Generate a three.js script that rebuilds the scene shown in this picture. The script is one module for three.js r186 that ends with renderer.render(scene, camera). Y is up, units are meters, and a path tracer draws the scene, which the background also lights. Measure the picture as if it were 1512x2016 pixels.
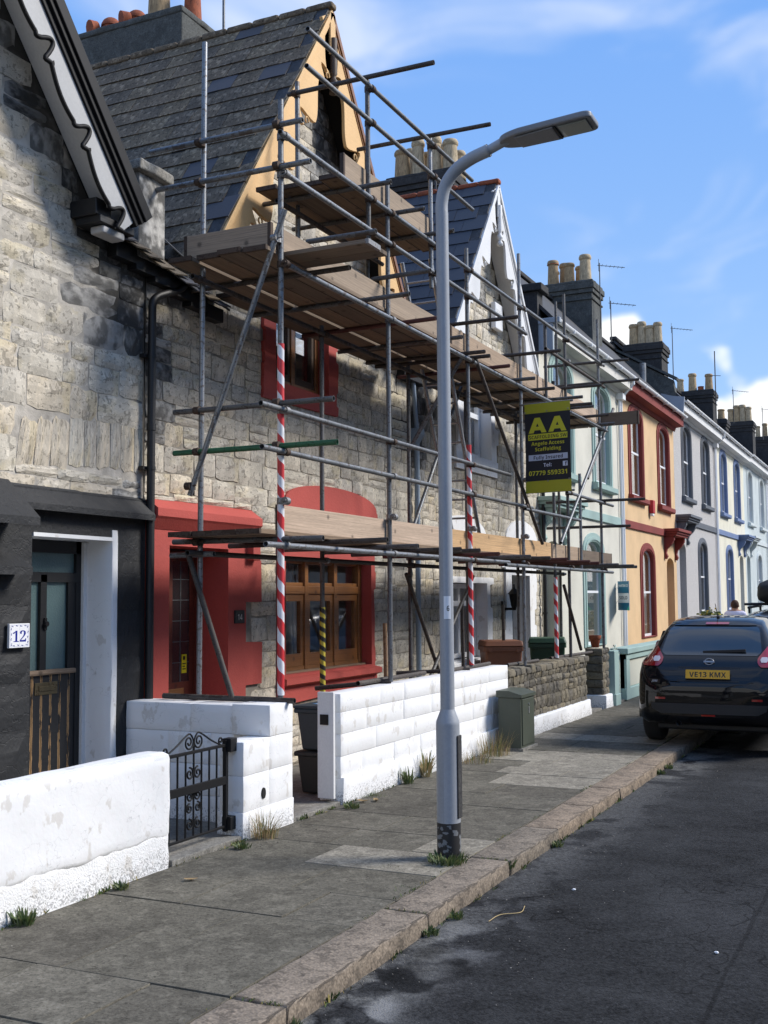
import * as THREE from 'three';
import { RoundedBoxGeometry } from 'three/addons/geometries/RoundedBoxGeometry.js';
import { ImprovedNoise } from 'three/addons/math/ImprovedNoise.js';
import { mergeGeometries, mergeVertices, toCreasedNormals } from 'three/addons/utils/BufferGeometryUtils.js';
import { MarchingCubes } from 'three/addons/objects/MarchingCubes.js';

// ---------- camera (x right across the street, y up, street runs along -z; D = -z) ----------
const scene = new THREE.Scene();
const rad = Math.PI / 180;
const camera = new THREE.PerspectiveCamera(2 * Math.atan(1008 / 2200) / rad, 768 / 1024, 0.05, 1500);
camera.position.set(0, 1.81, 0);
camera.rotation.order = 'YXZ';
camera.rotation.set(4.404 * rad, 25.46 * rad, -0.41 * rad);
// ---------- renderer, exposure ----------
const renderer = new THREE.WebGLRenderer({ antialias: true });
renderer.setSize(768, 1024);
renderer.toneMapping = THREE.LinearToneMapping;
renderer.toneMappingExposure = 1.16;
renderer.shadowMap.enabled = true;
// ---------- sun: behind thin cloud, high, beyond the right-hand side of the street ----------
const SUN = new THREE.Vector3(0.66, 0.61, -0.42).normalize();
const sun = new THREE.DirectionalLight(new THREE.Color(1, 0.95, 0.88), 4.1);
sun.position.copy(SUN).multiplyScalar(60).add(new THREE.Vector3(-4, 0, -14));
sun.target.position.set(-4, 0, -14); scene.add(sun.target);
sun.castShadow = true; sun.shadow.radius = 38; sun.shadow.mapSize.set(4096, 4096);
Object.assign(sun.shadow.camera, { left: -45, right: 45, top: 45, bottom: -45, near: 1, far: 160 });
scene.add(sun);

// ---------- seeded random, noise ----------
let seed = 12345;
const rnd = () => { seed |= 0; seed = seed + 0x6D2B79F5 | 0; let t = Math.imul(seed ^ seed >>> 15, 1 | seed); t = t + Math.imul(t ^ t >>> 7, 61 | t) ^ t; return ((t ^ t >>> 14) >>> 0) / 4294967296; };
const rr = (a, b) => a + (b - a) * rnd();
const pick = a => a[Math.floor(rnd() * a.length)];
const IN = new ImprovedNoise();
const fb3 = (x, y, z, o = 4) => { let s = 0, a = 0.5; for (let i = 0; i < o; i++) { s += a * IN.noise(x, y, z); x *= 2.03; y *= 2.03; z *= 2.03; a *= 0.5; } return s; };
const clamp = (x, a = 0, b = 1) => x < a ? a : x > b ? b : x;
const sst = (a, b, x) => { const t = clamp((x - a) / (b - a)); return t * t * (3 - 2 * t); };
const mix = (a, b, t) => a + (b - a) * t;
// periodic value noise on a lattice (for tiling textures)
const hash = (x, y, s) => { let h = Math.imul(x, 374761393) + Math.imul(y, 668265263) + Math.imul(s, 974634777); h = Math.imul(h ^ h >>> 13, 1274126177); return ((h ^ h >>> 16) >>> 0) / 4294967296; };
const pn = (u, v, n, m, s) => { const x = u * n, y = v * m, xi = Math.floor(x), yi = Math.floor(y), fx = x - xi, fy = y - yi, sx = fx * fx * (3 - 2 * fx), sy = fy * fy * (3 - 2 * fy); const x0 = ((xi % n) + n) % n, x1 = (x0 + 1) % n, y0 = ((yi % m) + m) % m, y1 = (y0 + 1) % m; return mix(mix(hash(x0, y0, s), hash(x1, y0, s), sx), mix(hash(x0, y1, s), hash(x1, y1, s), sx), sy); };
const pf = (u, v, n, m, s, o = 4) => { let a = 0.5, t = 0, w = 0; for (let i = 0; i < o; i++) { t += a * pn(u, v, n, m, s + i); w += a; n *= 2; m *= 2; a *= 0.55; } return t / w; };

// ---------- sky: blue, soft high cloud, a low cumulus bank ----------
{
  const w = 2048, h = 1024, data = new Float32Array(w * h * 4);
  for (let j = 0; j < h; j++) for (let i = 0; i < w; i++) {
    const th = ((j + 0.5) / h - 0.5) * Math.PI, ph = ((i + 0.5) / w - 0.5) * 2 * Math.PI;
    const y = Math.sin(th), x = Math.cos(ph) * Math.cos(th), z = Math.sin(ph) * Math.cos(th), o = (j * w + i) * 4;
    const e = Math.max(y, 0), el = th / rad;
    const k = Math.pow(1 - e, 3.2);
    let r = mix(0.135, 0.50, k), g = mix(0.335, 0.72, k), b = mix(0.80, 0.97, k);
    if (el > -1) {
      const q = 1 / (e + 0.22), px = x * q, pz = z * q;
      const wx = 0.55 * fb3(px * 1.1 + 5, pz * 1.1, 8.3, 4), wz = 0.55 * fb3(px * 1.1, pz * 1.1 + 9, 2.1, 4); let c = fb3((px + wx) * 2.6 + 8.2, (pz + wz) * 3.8 + 5.2, 4.4, 7) * 2.1 + 0.4 * fb3(px * 0.7 + 9.1, pz * 0.7, 1.5, 3);
      let hz = sst(0.0, 0.95, c + 0.22 * sst(12, 28, el)) * mix(0.4, 1.0, sst(13, 25, el));
      const f = 0.8 + 0.2 * fb3(px * 7, pz * 7, 2, 3);
      hz *= f * 0.72;
      r = mix(r, 0.86, hz); g = mix(g, 0.90, hz); b = mix(b, 0.97, hz);
      // cumulus bank low above the street
      const n1 = fb3(x * 7 + 20, el * 0.13, z * 7, 5), n2 = fb3(x * 2.2 + 4, 0.5, z * 2.2, 2);
      const top = 12.6 + 3 * n2 + 9 * n1;
      const cu = sst(0, 0.9, top - el) * sst(-2, 1, el);
      const sh = 1.02 + 0.22 * fb3(x * 11, el * 0.25, z * 11, 4) - 0.16 * sst(9, 2, el);
      r = mix(r, sh * 0.97, cu); g = mix(g, sh * 0.985, cu); b = mix(b, sh * 1.0, cu);
    } else { r = 0.12; g = 0.12; b = 0.115; }
    data[o] = r; data[o + 1] = g; data[o + 2] = b; data[o + 3] = 1;
  }
  const t = new THREE.DataTexture(data, w, h, THREE.RGBAFormat, THREE.FloatType);
  t.mapping = THREE.EquirectangularReflectionMapping; t.magFilter = t.minFilter = THREE.LinearFilter; t.wrapS = THREE.RepeatWrapping; t.needsUpdate = true;
  scene.background = t; scene.environment = t;
}

// ---------- textures ----------
const enc = c => c <= 0.0031308 ? 12.92 * c : 1.055 * Math.pow(c, 1 / 2.4) - 0.055;
function tex(n, m, su, sv, fn, colour = true) {
  const d = new Uint8Array(n * m * 4);
  for (let j = 0; j < m; j++) for (let i = 0; i < n; i++) {
    let c = fn((i + 0.5) / n, (j + 0.5) / m); if (typeof c === 'number') c = [c, c, c];
    const o = (j * n + i) * 4;
    for (let k = 0; k < 3; k++) d[o + k] = 255 * clamp(colour ? enc(clamp(c[k])) : c[k]);
    d[o + 3] = 255;
  }
  const t = new THREE.DataTexture(d, n, m); t.wrapS = t.wrapT = THREE.RepeatWrapping; t.magFilter = THREE.LinearFilter; t.minFilter = THREE.LinearMipmapLinearFilter; t.generateMipmaps = true;
  t.repeat.set(1 / su, 1 / sv); if (colour) t.colorSpace = THREE.SRGBColorSpace; t.needsUpdate = true; return t;
}
const T = {};
// rubble stone: veins, pits, lichen tints
T.stone = tex(1024, 1024, 2, 2, (u, v) => {
  const a = pf(u, v, 6, 6, 1, 6), b = pf(u, v, 22, 14, 9, 5), s = pn(u, v, 400, 400, 3), w = pf(u, v, 9, 9, 20, 4);
  let l = 0.70 + 0.22 * (a - 0.5) + 0.42 * (b - 0.5) + 0.16 * (s - 0.5);
  const vein = Math.abs(pf(u, v, 12, 22, 33, 5) - 0.5); if (vein < 0.007) l *= 0.55;
  if (pf(u, v, 70, 50, 44, 3) > 0.665) l *= 0.62; if (pf(u, v, 48, 60, 47, 3) > 0.70) l *= 1.18;
  const o = sst(0.52, 0.7, w); return [l, l * mix(0.955, 0.925, o), l * mix(0.86, 0.74, o)];
});
T.stoneB = tex(1024, 1024, 2, 2, (u, v) => { const r = 1 - Math.abs(pf(u, v, 14, 20, 29, 5) - 0.5) * 2.2; return 0.35 * pf(u, v, 22, 14, 9, 6) + 0.3 * pf(u, v, 60, 60, 44, 4) + 0.2 * r + 0.15 * (Math.abs(pf(u, v, 12, 22, 33, 5) - 0.5) < 0.010 ? 0 : 1); }, false);
T.soot = tex(1024, 1024, 2, 2, (u, v) => {
  const a = pf(u, v, 7, 7, 51, 6), b = pf(u, v, 30, 24, 59, 5); let l = 0.5 + 0.5 * pf(u, v, 9, 9, 3, 4);
  l *= mix(1, 0.2, sst(0.36, 0.66, a * 0.55 + b * 0.5)); return [l, l * 0.985, l * 0.95];
});
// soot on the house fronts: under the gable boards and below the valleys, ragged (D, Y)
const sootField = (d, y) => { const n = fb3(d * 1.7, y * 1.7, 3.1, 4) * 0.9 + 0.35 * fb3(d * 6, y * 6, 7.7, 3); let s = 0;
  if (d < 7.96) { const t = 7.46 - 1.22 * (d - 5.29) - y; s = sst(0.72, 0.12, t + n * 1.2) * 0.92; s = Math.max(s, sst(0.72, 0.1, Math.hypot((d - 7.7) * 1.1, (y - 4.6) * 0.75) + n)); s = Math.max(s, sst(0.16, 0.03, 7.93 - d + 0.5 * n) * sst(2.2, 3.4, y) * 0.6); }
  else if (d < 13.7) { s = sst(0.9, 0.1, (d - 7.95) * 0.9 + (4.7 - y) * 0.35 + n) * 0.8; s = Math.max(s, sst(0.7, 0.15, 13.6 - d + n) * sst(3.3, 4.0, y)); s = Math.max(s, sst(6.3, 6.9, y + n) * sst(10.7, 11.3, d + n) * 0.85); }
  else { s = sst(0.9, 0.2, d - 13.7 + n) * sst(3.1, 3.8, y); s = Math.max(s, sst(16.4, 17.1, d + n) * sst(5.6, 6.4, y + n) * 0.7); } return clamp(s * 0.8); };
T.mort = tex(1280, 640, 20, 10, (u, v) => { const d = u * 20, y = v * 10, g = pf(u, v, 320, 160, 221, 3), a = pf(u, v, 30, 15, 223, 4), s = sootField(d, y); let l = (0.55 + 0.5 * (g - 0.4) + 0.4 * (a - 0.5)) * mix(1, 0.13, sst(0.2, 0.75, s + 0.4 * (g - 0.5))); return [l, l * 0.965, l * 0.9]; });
T.soot1 = tex(1024, 1024, 2, 2, (u, v) => { const a = pf(u, v, 7, 7, 51, 6), b = pf(u, v, 34, 26, 59, 5); let l = 0.5 + 0.5 * pf(u, v, 9, 9, 3, 4); l *= mix(1, 0.38, sst(0.44, 0.66, a * 0.5 + b * 0.55)); return [l, l * 0.98, l * 0.94]; });
T.conc = tex(1024, 1024, 2, 2, (u, v) => { const a = pf(u, v, 4, 4, 71, 6), s = pn(u, v, 512, 512, 7), g = pf(u, v, 128, 128, 75, 2); let l = 0.62 + 0.26 * (a - 0.4) + 0.42 * (g - 0.5) + 0.26 * (s - 0.5); if (pn(u, v, 260, 260, 8) > 0.95) l *= 1.6; l *= mix(1, 0.80, sst(0.52, 0.62, pf(u, v, 20, 20, 78, 5))); l *= mix(1, 1.25, sst(0.58, 0.66, pf(u, v, 30, 30, 79, 5))); if (pf(u, v, 200, 200, 81, 2) > 0.74) l *= 0.6; return [l, l * 0.975, l * 0.915]; });
T.concB = tex(512, 512, 1, 1, (u, v) => 0.6 * pf(u, v, 100, 100, 75, 3) + 0.4 * pf(u, v, 12, 12, 76, 4), false);
T.render = tex(512, 512, 1.5, 1.5, (u, v) => { const a = pf(u, v, 3, 3, 91, 6), g = pf(u, v, 120, 120, 92, 2); const l = 0.80 + 0.24 * (a - 0.5) + 0.1 * (g - 0.5); return l; });
T.dash = tex(512, 512, 0.6, 0.6, (u, v) => { const g = pn(u, v, 70, 70, 92), s = pn(u, v, 160, 160, 96); let l = 0.78 + 0.30 * (g - 0.5) + 0.3 * (s - 0.5); return l; });
T.dashB = tex(512, 512, 0.6, 0.6, (u, v) => 0.6 * pn(u, v, 70, 70, 92) + 0.4 * pn(u, v, 160, 160, 96), false);
T.renderB = tex(512, 512, 0.8, 0.8, (u, v) => 0.5 * pf(u, v, 24, 24, 93, 5) + 0.5 * pf(u, v, 90, 90, 94, 2), false);
// white masonry paint: scuffs, hairline dirt, blown patches
T.white = tex(1024, 1024, 2.4, 2.4, (u, v) => { const a = pf(u, v, 5, 5, 101, 6), b = pf(u, v, 26, 18, 105, 5), s = pn(u, v, 420, 420, 106); let l = 0.93 + 0.1 * (a - 0.5); const d = sst(0.66, 0.74, b); l -= 0.16 * d; if (s > 0.992) l *= 0.5; if (v * 2.4 < 0.14 && pf(u, v, 260, 260, 117, 4) > 0.47 + v * 2.4 * 1.6) l *= 0.55; if (Math.abs(pf(u, v, 7, 7, 108, 6) - 0.5) < 0.0025) l *= 0.8; return [l, l * (0.995 - 0.03 * d), l * (0.985 - 0.07 * d)]; });
T.whiteB = tex(1024, 1024, 2.4, 2.4, (u, v) => 0.55 * pf(u, v, 14, 14, 111, 6) + 0.45 * pf(u, v, 90, 90, 113, 3), false);
T.slate = tex(512, 512, 1.2, 1.2, (u, v) => { const a = pf(u, v, 6, 6, 121, 5), b = pf(u, v, 40, 40, 125, 4); let l = 0.55 + 0.5 * (a - 0.4) + 0.35 * (b - 0.5); if (pf(u, v, 34, 30, 127, 3) > 0.64) l *= 1.7; if (pf(u, v, 60, 60, 128, 2) > 0.72) l *= 0.5; if (Math.abs(pf(u + v * 0.5, v, 8, 8, 129, 4) - 0.5) < 0.006) l *= 0.6; return [l, l * 0.98, l * 0.97]; });
T.slateB = tex(512, 512, 1.2, 1.2, (u, v) => 0.6 * pf(u, v, 30, 30, 125, 4) + 0.4 * pf(u, v, 5, 5, 121, 4), false);
// timber, grain runs along u
T.wood = tex(1024, 512, 2.4, 0.6, (u, v) => { const w = pf(u, v, 3, 6, 131, 4), g = pf(u + 0.02 * w, v + 0.04 * w, 4, 70, 133, 3), f = pn(u, v, 60, 320, 137); let l = 0.68 + 0.42 * (g - 0.5) + 0.16 * (f - 0.5) + 0.25 * (w - 0.5); const kx = u * 5 % 1 - 0.5, ky = (v * 2 + hash(Math.floor(u * 5), 0, 5)) % 1 - 0.5; const kd = Math.hypot(kx * 0.48, ky * 0.3); if (kd < 0.018) l *= 0.45; else if (kd < 0.03) l *= 0.8; return [l, l * 0.93, l * 0.85]; });
T.woodB = tex(512, 512, 2.4, 0.6, (u, v) => pf(u, v, 4, 70, 133, 3), false);
T.metal = tex(512, 512, 0.7, 0.7, (u, v) => { const a = pf(u, v, 5, 5, 141, 5), b = pf(u, v, 40, 40, 143, 3); let l = 0.7 + 0.5 * (a - 0.5) + 0.2 * (b - 0.5); if (b > 0.66 || a > 0.68) return [l * 0.55, l * 0.46, l * 0.4]; return [l, l * 0.99, l * 0.98]; });
T.granite = tex(512, 512, 0.9, 0.9, (u, v) => { const s = pn(u, v, 130, 130, 151), q = pn(u, v, 64, 64, 152), a = pf(u, v, 4, 4, 153, 5), d = pf(u, v, 20, 20, 157, 4); let l = 0.55 + 0.35 * (s - 0.5) + 0.22 * (q - 0.5) + 0.5 * (a - 0.5); l *= mix(1, 0.6, sst(0.55, 0.7, d)); return [l, l * 0.88, l * 0.74]; });
T.graniteB = tex(512, 512, 0.9, 0.9, (u, v) => 0.4 * pn(u, v, 90, 90, 151) + 0.6 * pf(u, v, 16, 16, 157, 5), false);
// worn asphalt, 6 x 12 m: aggregate, faded strip along the gutter, oil stains, patches, cracks
T.road = tex(1024, 2048, 6, 12, (u, v) => {
  const X = u > 0.5 ? u * 6 - 6 : u * 6, D = v * 12;
  const s = pn(u, v, 1000, 2000, 161), g = pn(u, v, 420, 840, 162), a = pf(u, v, 5, 10, 163, 6), b = pf(u, v, 24, 48, 167, 4);
  let l = 0.50 + 0.42 * (s - 0.5) + 0.40 * (g - 0.5) + 0.55 * (a - 0.5) + 0.45 * (b - 0.5);
  if (s > 0.97) l *= 1.9;
  const wob = 0.25 * (pf(u, v, 6, 14, 171, 4) - 0.5), gx = X + 2.6 + wob;
  const gn = pf(u, v, 22, 44, 173, 5), grit = sst(0.62, 0.05, gx) * sst(0.36, 0.56, gn) * (0.45 + 0.55 * sst(6.8, 5.4, D)); l += 2.6 * grit * (0.7 + 0.6 * (g - 0.5)); l += 2.2 * sst(0.16, 0.0, Math.abs(gx - 0.30)) * sst(3.6, 4.4, D) * sst(6.1, 5.2, D) * sst(0.38, 0.55, gn);            // silt in the gutter
  const d1 = Math.hypot((X + 2.34) * 1.5 + wob, (D - 5.42) * 0.9 + wob * 1.4); const p1 = sst(0.42, 0.26, d1 + 0.35 * (b - 0.5)); l *= mix(1, 0.42, p1);   // oil stain
  const d2 = Math.hypot(X + 2.35 + wob, (D - 6.0) * 0.55); l += 0.9 * sst(0.45, 0.2, d2 + 0.5 * (b - 0.5)) * sst(0.45, 0.6, b);                   // pale scuffed patch
  const d3 = Math.hypot((X + 2.25) * 1.2, (D - 4.5) * 0.5); l += 0.3 * sst(0.5, 0.2, d3 + 0.6 * (b - 0.5)) * sst(0.42, 0.6, b);
  if (Math.abs(pf(u, v, 4, 8, 181, 5) - 0.5) < 0.0022) l *= 0.45;
  if (Math.abs(X + 0.95 + 0.04 * (b - 0.5)) < 0.012 && D > 4 && D < 11) l *= 0.6;                          // trench edge
  if (X > -0.95 && X < 0.2 && D > 4 && D < 11) l *= 0.9;
  l *= 0.28; const t = grit * 0.8; return [l * (0.96 + 0.04 * t), l * 0.98, l * mix(1.03, 0.9, t)];
});
T.roadB = tex(512, 512, 0.8, 0.8, (u, v) => 0.6 * pn(u, v, 110, 110, 191) + 0.4 * pn(u, v, 230, 230, 193), false);
T.tape = tex(256, 256, 1, 1, (u, v) => { const t = (v * 4 + u + 0.5 * pf(0.5, v, 2, 5, 207, 2) + 0.16 * pf(u, v, 5, 9, 201, 3)) % 1; const n = pf(u, v, 20, 20, 203, 3); return t < 0.5 ? [0.62 * (0.7 + 0.5 * n), 0.035, 0.04] : [0.78 * (0.75 + 0.4 * n), 0.78 * (0.75 + 0.4 * n), 0.8 * (0.75 + 0.4 * n)]; });
T.tapeY = tex(128, 128, 1, 1, (u, v) => { const t = (v * 9 + u * 1.0) % 1; return t < 0.5 ? [0.55, 0.45, 0.05] : [0.012, 0.012, 0.012]; });
// black gloss on boards, flaked along the joints down to bare timber
T.peel = tex(512, 512, 1, 1, (u, v) => { const f = Math.min((u * 9.4) % 1, 1 - (u * 9.4) % 1), n = pf(u, v, 60, 14, 211, 5); const bare = f < 0.10 + 0.16 * (n - 0.35) && pf(u, v, 30, 6, 213, 4) > 0.36; const g = 0.5 + 0.6 * pf(u, v, 90, 20, 215, 3); return bare ? [0.42 * g, 0.25 * g, 0.11 * g] : [0.012, 0.012, 0.013]; });
console.log('textures');
// ---------- materials ----------
function mk(c, o = {}) {
  const { map, bump, bs = 0.004, rough = 0.85, metal = 0, ...rest } = o;
  const m = new THREE.MeshPhysicalMaterial({ roughness: rough, metalness: metal, ...rest });
  m.color.setRGB(c[0], c[1], c[2]); if (map) m.map = map; if (bump) { m.bumpMap = bump; m.bumpScale = bs; } m.side = THREE.DoubleSide; return m;
}
const st = (r, g, b) => mk([r, g, b], { map: T.stone, bump: T.stoneB, bs: 0.006, rough: 0.95 });
const M = {
  stones: [st(0.76, 0.725, 0.66), st(0.70, 0.665, 0.605), st(0.80, 0.75, 0.67), st(0.64, 0.61, 0.565), st(0.76, 0.695, 0.60), st(0.72, 0.69, 0.64)],
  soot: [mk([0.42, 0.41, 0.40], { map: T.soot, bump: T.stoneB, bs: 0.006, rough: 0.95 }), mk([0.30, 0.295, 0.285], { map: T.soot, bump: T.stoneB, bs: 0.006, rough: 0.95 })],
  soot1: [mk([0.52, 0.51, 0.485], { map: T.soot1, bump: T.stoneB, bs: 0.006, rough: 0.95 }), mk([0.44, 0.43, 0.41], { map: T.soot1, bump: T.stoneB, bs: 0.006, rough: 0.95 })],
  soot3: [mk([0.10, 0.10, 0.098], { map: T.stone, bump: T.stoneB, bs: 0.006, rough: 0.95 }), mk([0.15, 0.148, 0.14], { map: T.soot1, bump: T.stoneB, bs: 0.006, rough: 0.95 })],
  gloss: mk([0.005, 0.005, 0.006], { rough: 0.6, specularIntensity: 0.5 }),
  rubble: [st(0.24, 0.22, 0.18), st(0.19, 0.175, 0.15), st(0.27, 0.24, 0.185), st(0.15, 0.14, 0.125)],
  mortar: mk([0.78, 0.74, 0.68], { map: T.mort, bump: T.concB, rough: 1 }),
  mortar2: mk([0.50, 0.46, 0.40], { map: T.mort, bump: T.concB, rough: 1 }),
  mortarD: mk([0.16, 0.15, 0.13], { map: T.conc, bump: T.concB, rough: 1 }),
  red: mk([0.53, 0.085, 0.066], { map: T.render, bump: T.renderB, bs: 0.003, rough: 0.75 }),
  black: mk([0.017, 0.018, 0.020], { map: T.render, bump: T.stoneB, bs: 0.012, rough: 0.65 }),
  blackG: mk([0.009, 0.009, 0.010], { rough: 0.5, bump: T.woodB, bs: 0.0006 }),
  iron: mk([0.009, 0.009, 0.010], { rough: 0.55, specularIntensity: 0.5, bump: T.concB, bs: 0.0006 }),
  white: mk([0.86, 0.865, 0.87], { map: T.white, bump: T.whiteB, bs: 0.0025, rough: 0.85 }),
  whiteR: mk([0.88, 0.88, 0.875], { map: T.white, bump: T.dashB, bs: 0.003, rough: 0.9 }),
  whiteP: mk([0.84, 0.84, 0.83], { map: T.render, rough: 0.5 }),
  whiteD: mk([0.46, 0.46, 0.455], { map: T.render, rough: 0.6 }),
  pvc: mk([0.78, 0.79, 0.80], { rough: 0.35 }),
  slates: [[0.060, 0.060, 0.063], [0.052, 0.053, 0.057], [0.068, 0.066, 0.066], [0.075, 0.073, 0.070], [0.043, 0.045, 0.051]].map((c, i) => mk(i < 4 ? [c[0] * 3.8, c[1] * 3.15, c[2] * 2.25] : [c[0] * 2.2, c[1] * 2.1, c[2] * 2.1], { map: i < 4 ? T.slate : T.render, bump: T.slateB, bs: i < 4 ? 0.004 : 0.001, rough: 0.92, specularIntensity: i < 4 ? 0.4 : 1 })),
  slates2: [[0.034, 0.038, 0.050], [0.040, 0.044, 0.056], [0.030, 0.033, 0.043]].map(c => mk(c.map(x => x * 1.4), { map: T.render, bump: T.slateB, bs: 0.0015, rough: 0.6 })),
  ochre: mk([0.84, 0.53, 0.23], { map: T.render, bump: T.woodB, bs: 0.0015, rough: 0.65 }),
  oak: mk([0.34, 0.15, 0.045], { map: T.wood, bump: T.woodB, bs: 0.001, rough: 0.4, clearcoat: 0.3, clearcoatRoughness: 0.3 }),
  darkwood: mk([0.085, 0.055, 0.035], { map: T.wood, bump: T.woodB, bs: 0.001, rough: 0.6 }),
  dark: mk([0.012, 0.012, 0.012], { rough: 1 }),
  room: mk([0.34, 0.32, 0.30], { rough: 1 }),
  net: mk([0.42, 0.42, 0.41], { rough: 1, map: T.render }),
  paper: mk([0.75, 0.78, 0.82], { rough: 0.8 }),
  glass: mk([1, 1, 1], { rough: 0.03, transmission: 1, thickness: 0, ior: 1.5 }),
  frost: mk([0.10, 0.16, 0.16], { rough: 0.35, bump: T.dashB, bs: 0.002, clearcoat: 0.4 }),
  galv: [mk([0.36, 0.38, 0.40], { map: T.metal, rough: 0.42, metal: 0.55 }), mk([0.26, 0.275, 0.29], { map: T.metal, rough: 0.5, metal: 0.5 }), mk([0.18, 0.18, 0.18], { map: T.metal, rough: 0.6, metal: 0.4 })],
  tubeD: mk([0.115, 0.10, 0.09], { map: T.metal, rough: 0.7, metal: 0.3 }),
  tubeR: mk([0.16, 0.055, 0.045], { map: T.metal, rough: 0.7 }),
  tubeG: mk([0.03, 0.17, 0.075], { map: T.metal, rough: 0.55 }),
  tubeB: mk([0.40, 0.25, 0.14], { map: T.metal, rough: 0.8 }),
  coup: mk([0.11, 0.075, 0.055], { map: T.metal, rough: 0.75, metal: 0.3 }),
  coupN: mk([0.36, 0.36, 0.36], { map: T.metal, rough: 0.5, metal: 0.6 }),
  boards: [[0.34, 0.26, 0.19], [0.28, 0.22, 0.165], [0.22, 0.175, 0.135], [0.31, 0.23, 0.16]].map(c => mk(c, { map: T.wood, bump: T.woodB, bs: 0.002, rough: 0.9 })),
  toe: [[0.66, 0.53, 0.42], [0.74, 0.50, 0.27], [0.50, 0.39, 0.29], [0.44, 0.36, 0.28]].map(c => mk(c, { map: T.wood, bump: T.woodB, bs: 0.0015, rough: 0.85 })),
  tape: mk([1, 1, 1], { map: T.tape, rough: 0.4 }), tapeY: mk([1, 1, 1], { map: T.tapeY, rough: 0.5 }),
  post: mk([0.36, 0.385, 0.42], { map: T.render, rough: 0.5, bump: T.renderB, bs: 0.0006 }),
  lampG: mk([0.22, 0.23, 0.25], { map: T.render, rough: 0.5 }),
  lens: mk([0.20, 0.22, 0.20], { rough: 0.25, clearcoat: 0.5 }),
  pave: [[0.19, 0.178, 0.15], [0.17, 0.158, 0.134], [0.205, 0.192, 0.163], [0.37, 0.345, 0.295], [0.155, 0.144, 0.122]].map(c => mk(c, { map: T.conc, bump: T.concB, bs: 0.003, rough: 0.95, specularIntensity: 0.3 })),
  granite: [[0.35, 0.32, 0.285], [0.31, 0.29, 0.26], [0.39, 0.34, 0.285]].map(c => mk(c, { map: T.granite, bump: T.graniteB, bs: 0.006, rough: 0.9 })),
  road: mk([0.195, 0.193, 0.188], { map: T.road, bump: T.roadB, bs: 0.004, rough: 0.95, specularIntensity: 0.25 }),
  soil: mk([0.10, 0.095, 0.08], { map: T.conc, bump: T.concB, bs: 0.01, rough: 1 }),
  conc: mk([0.30, 0.29, 0.27], { map: T.conc, bump: T.concB, bs: 0.004, rough: 0.95 }),
  chim: mk([0.13, 0.14, 0.14], { map: T.conc, bump: T.concB, bs: 0.005, rough: 0.95 }),
  chimD: mk([0.062, 0.062, 0.066], { map: T.conc, bump: T.concB, bs: 0.005, rough: 0.95 }),
  roofG: mk([0.05, 0.052, 0.058], { map: T.slate, rough: 0.75 }),
  coping: mk([0.42, 0.40, 0.36], { map: T.conc, bump: T.concB, rough: 0.95 }),
  stub: mk([0.66, 0.64, 0.60], { map: T.soot, bump: T.concB, bs: 0.004, rough: 0.9 }),
  lead: mk([0.17, 0.18, 0.20], { map: T.conc, rough: 0.6, metal: 0.2 }),
  terra: mk([0.42, 0.115, 0.05], { map: T.conc, rough: 0.85 }),
  buff: [mk([0.62, 0.46, 0.27], { map: T.conc, rough: 0.85 }), mk([0.52, 0.37, 0.21], { map: T.conc, rough: 0.85 }), mk([0.66, 0.53, 0.35], { map: T.conc, rough: 0.85 })],
  pipeBlue: mk([0.30, 0.38, 0.46], { map: T.render, rough: 0.5 }),
  leaf: [[0.10, 0.15, 0.04], [0.15, 0.17, 0.055], [0.07, 0.11, 0.035]].map(c => mk(c, { rough: 0.8, transmission: 0.3, thickness: 0 })),
  straw: mk([0.46, 0.34, 0.16], { rough: 0.9 }), strawD: mk([0.28, 0.19, 0.09], { rough: 0.9 }),
  yellow: mk([0.75, 0.55, 0.05], { rough: 0.8 }),
  alu: mk([0.55, 0.56, 0.57], { map: T.metal, rough: 0.4, metal: 0.7 }),
};
// ---------- geometry helpers; every helper takes (X, Y, D) with D = -z ----------
const v3 = p => new THREE.Vector3(p[0], p[1], -p[2]);
function boxUV(g) {
  g = g.index ? g.toNonIndexed() : g; const p = g.attributes.position, n = g.attributes.normal, uv = new Float32Array(p.count * 2);
  for (let i = 0; i < p.count; i++) { const ax = Math.abs(n.getX(i)), ay = Math.abs(n.getY(i)), az = Math.abs(n.getZ(i)); const x = p.getX(i), y = p.getY(i), z = p.getZ(i); let u, v; if (ax >= ay && ax >= az) { u = -z; v = y; } else if (ay >= az) { u = x; v = -z; } else { u = x; v = y; } uv[2 * i] = u; uv[2 * i + 1] = v; }
  g.setAttribute('uv', new THREE.BufferAttribute(uv, 2)); return g;
}
const clean = g => { g = g.index ? g.toNonIndexed() : g; for (const k of Object.keys(g.attributes)) if (!['position', 'normal', 'uv'].includes(k)) g.deleteAttribute(k); if (!g.attributes.uv) g.setAttribute('uv', new THREE.BufferAttribute(new Float32Array(g.attributes.position.count * 2), 2)); return g; };
const mg = (...a) => mergeGeometries(a.flat().map(clean));
function bx(x0, x1, y0, y1, d0, d1, r = 0) {
  const w = Math.abs(x1 - x0), h = Math.abs(y1 - y0), d = Math.abs(d1 - d0); r = Math.min(r, w / 2.2, h / 2.2, d / 2.2);
  const g = r > 0 ? new RoundedBoxGeometry(w, h, d, 2, r) : new THREE.BoxGeometry(w, h, d);
  g.translate((x0 + x1) / 2, (y0 + y1) / 2, -(d0 + d1) / 2); return boxUV(g);
}
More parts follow.
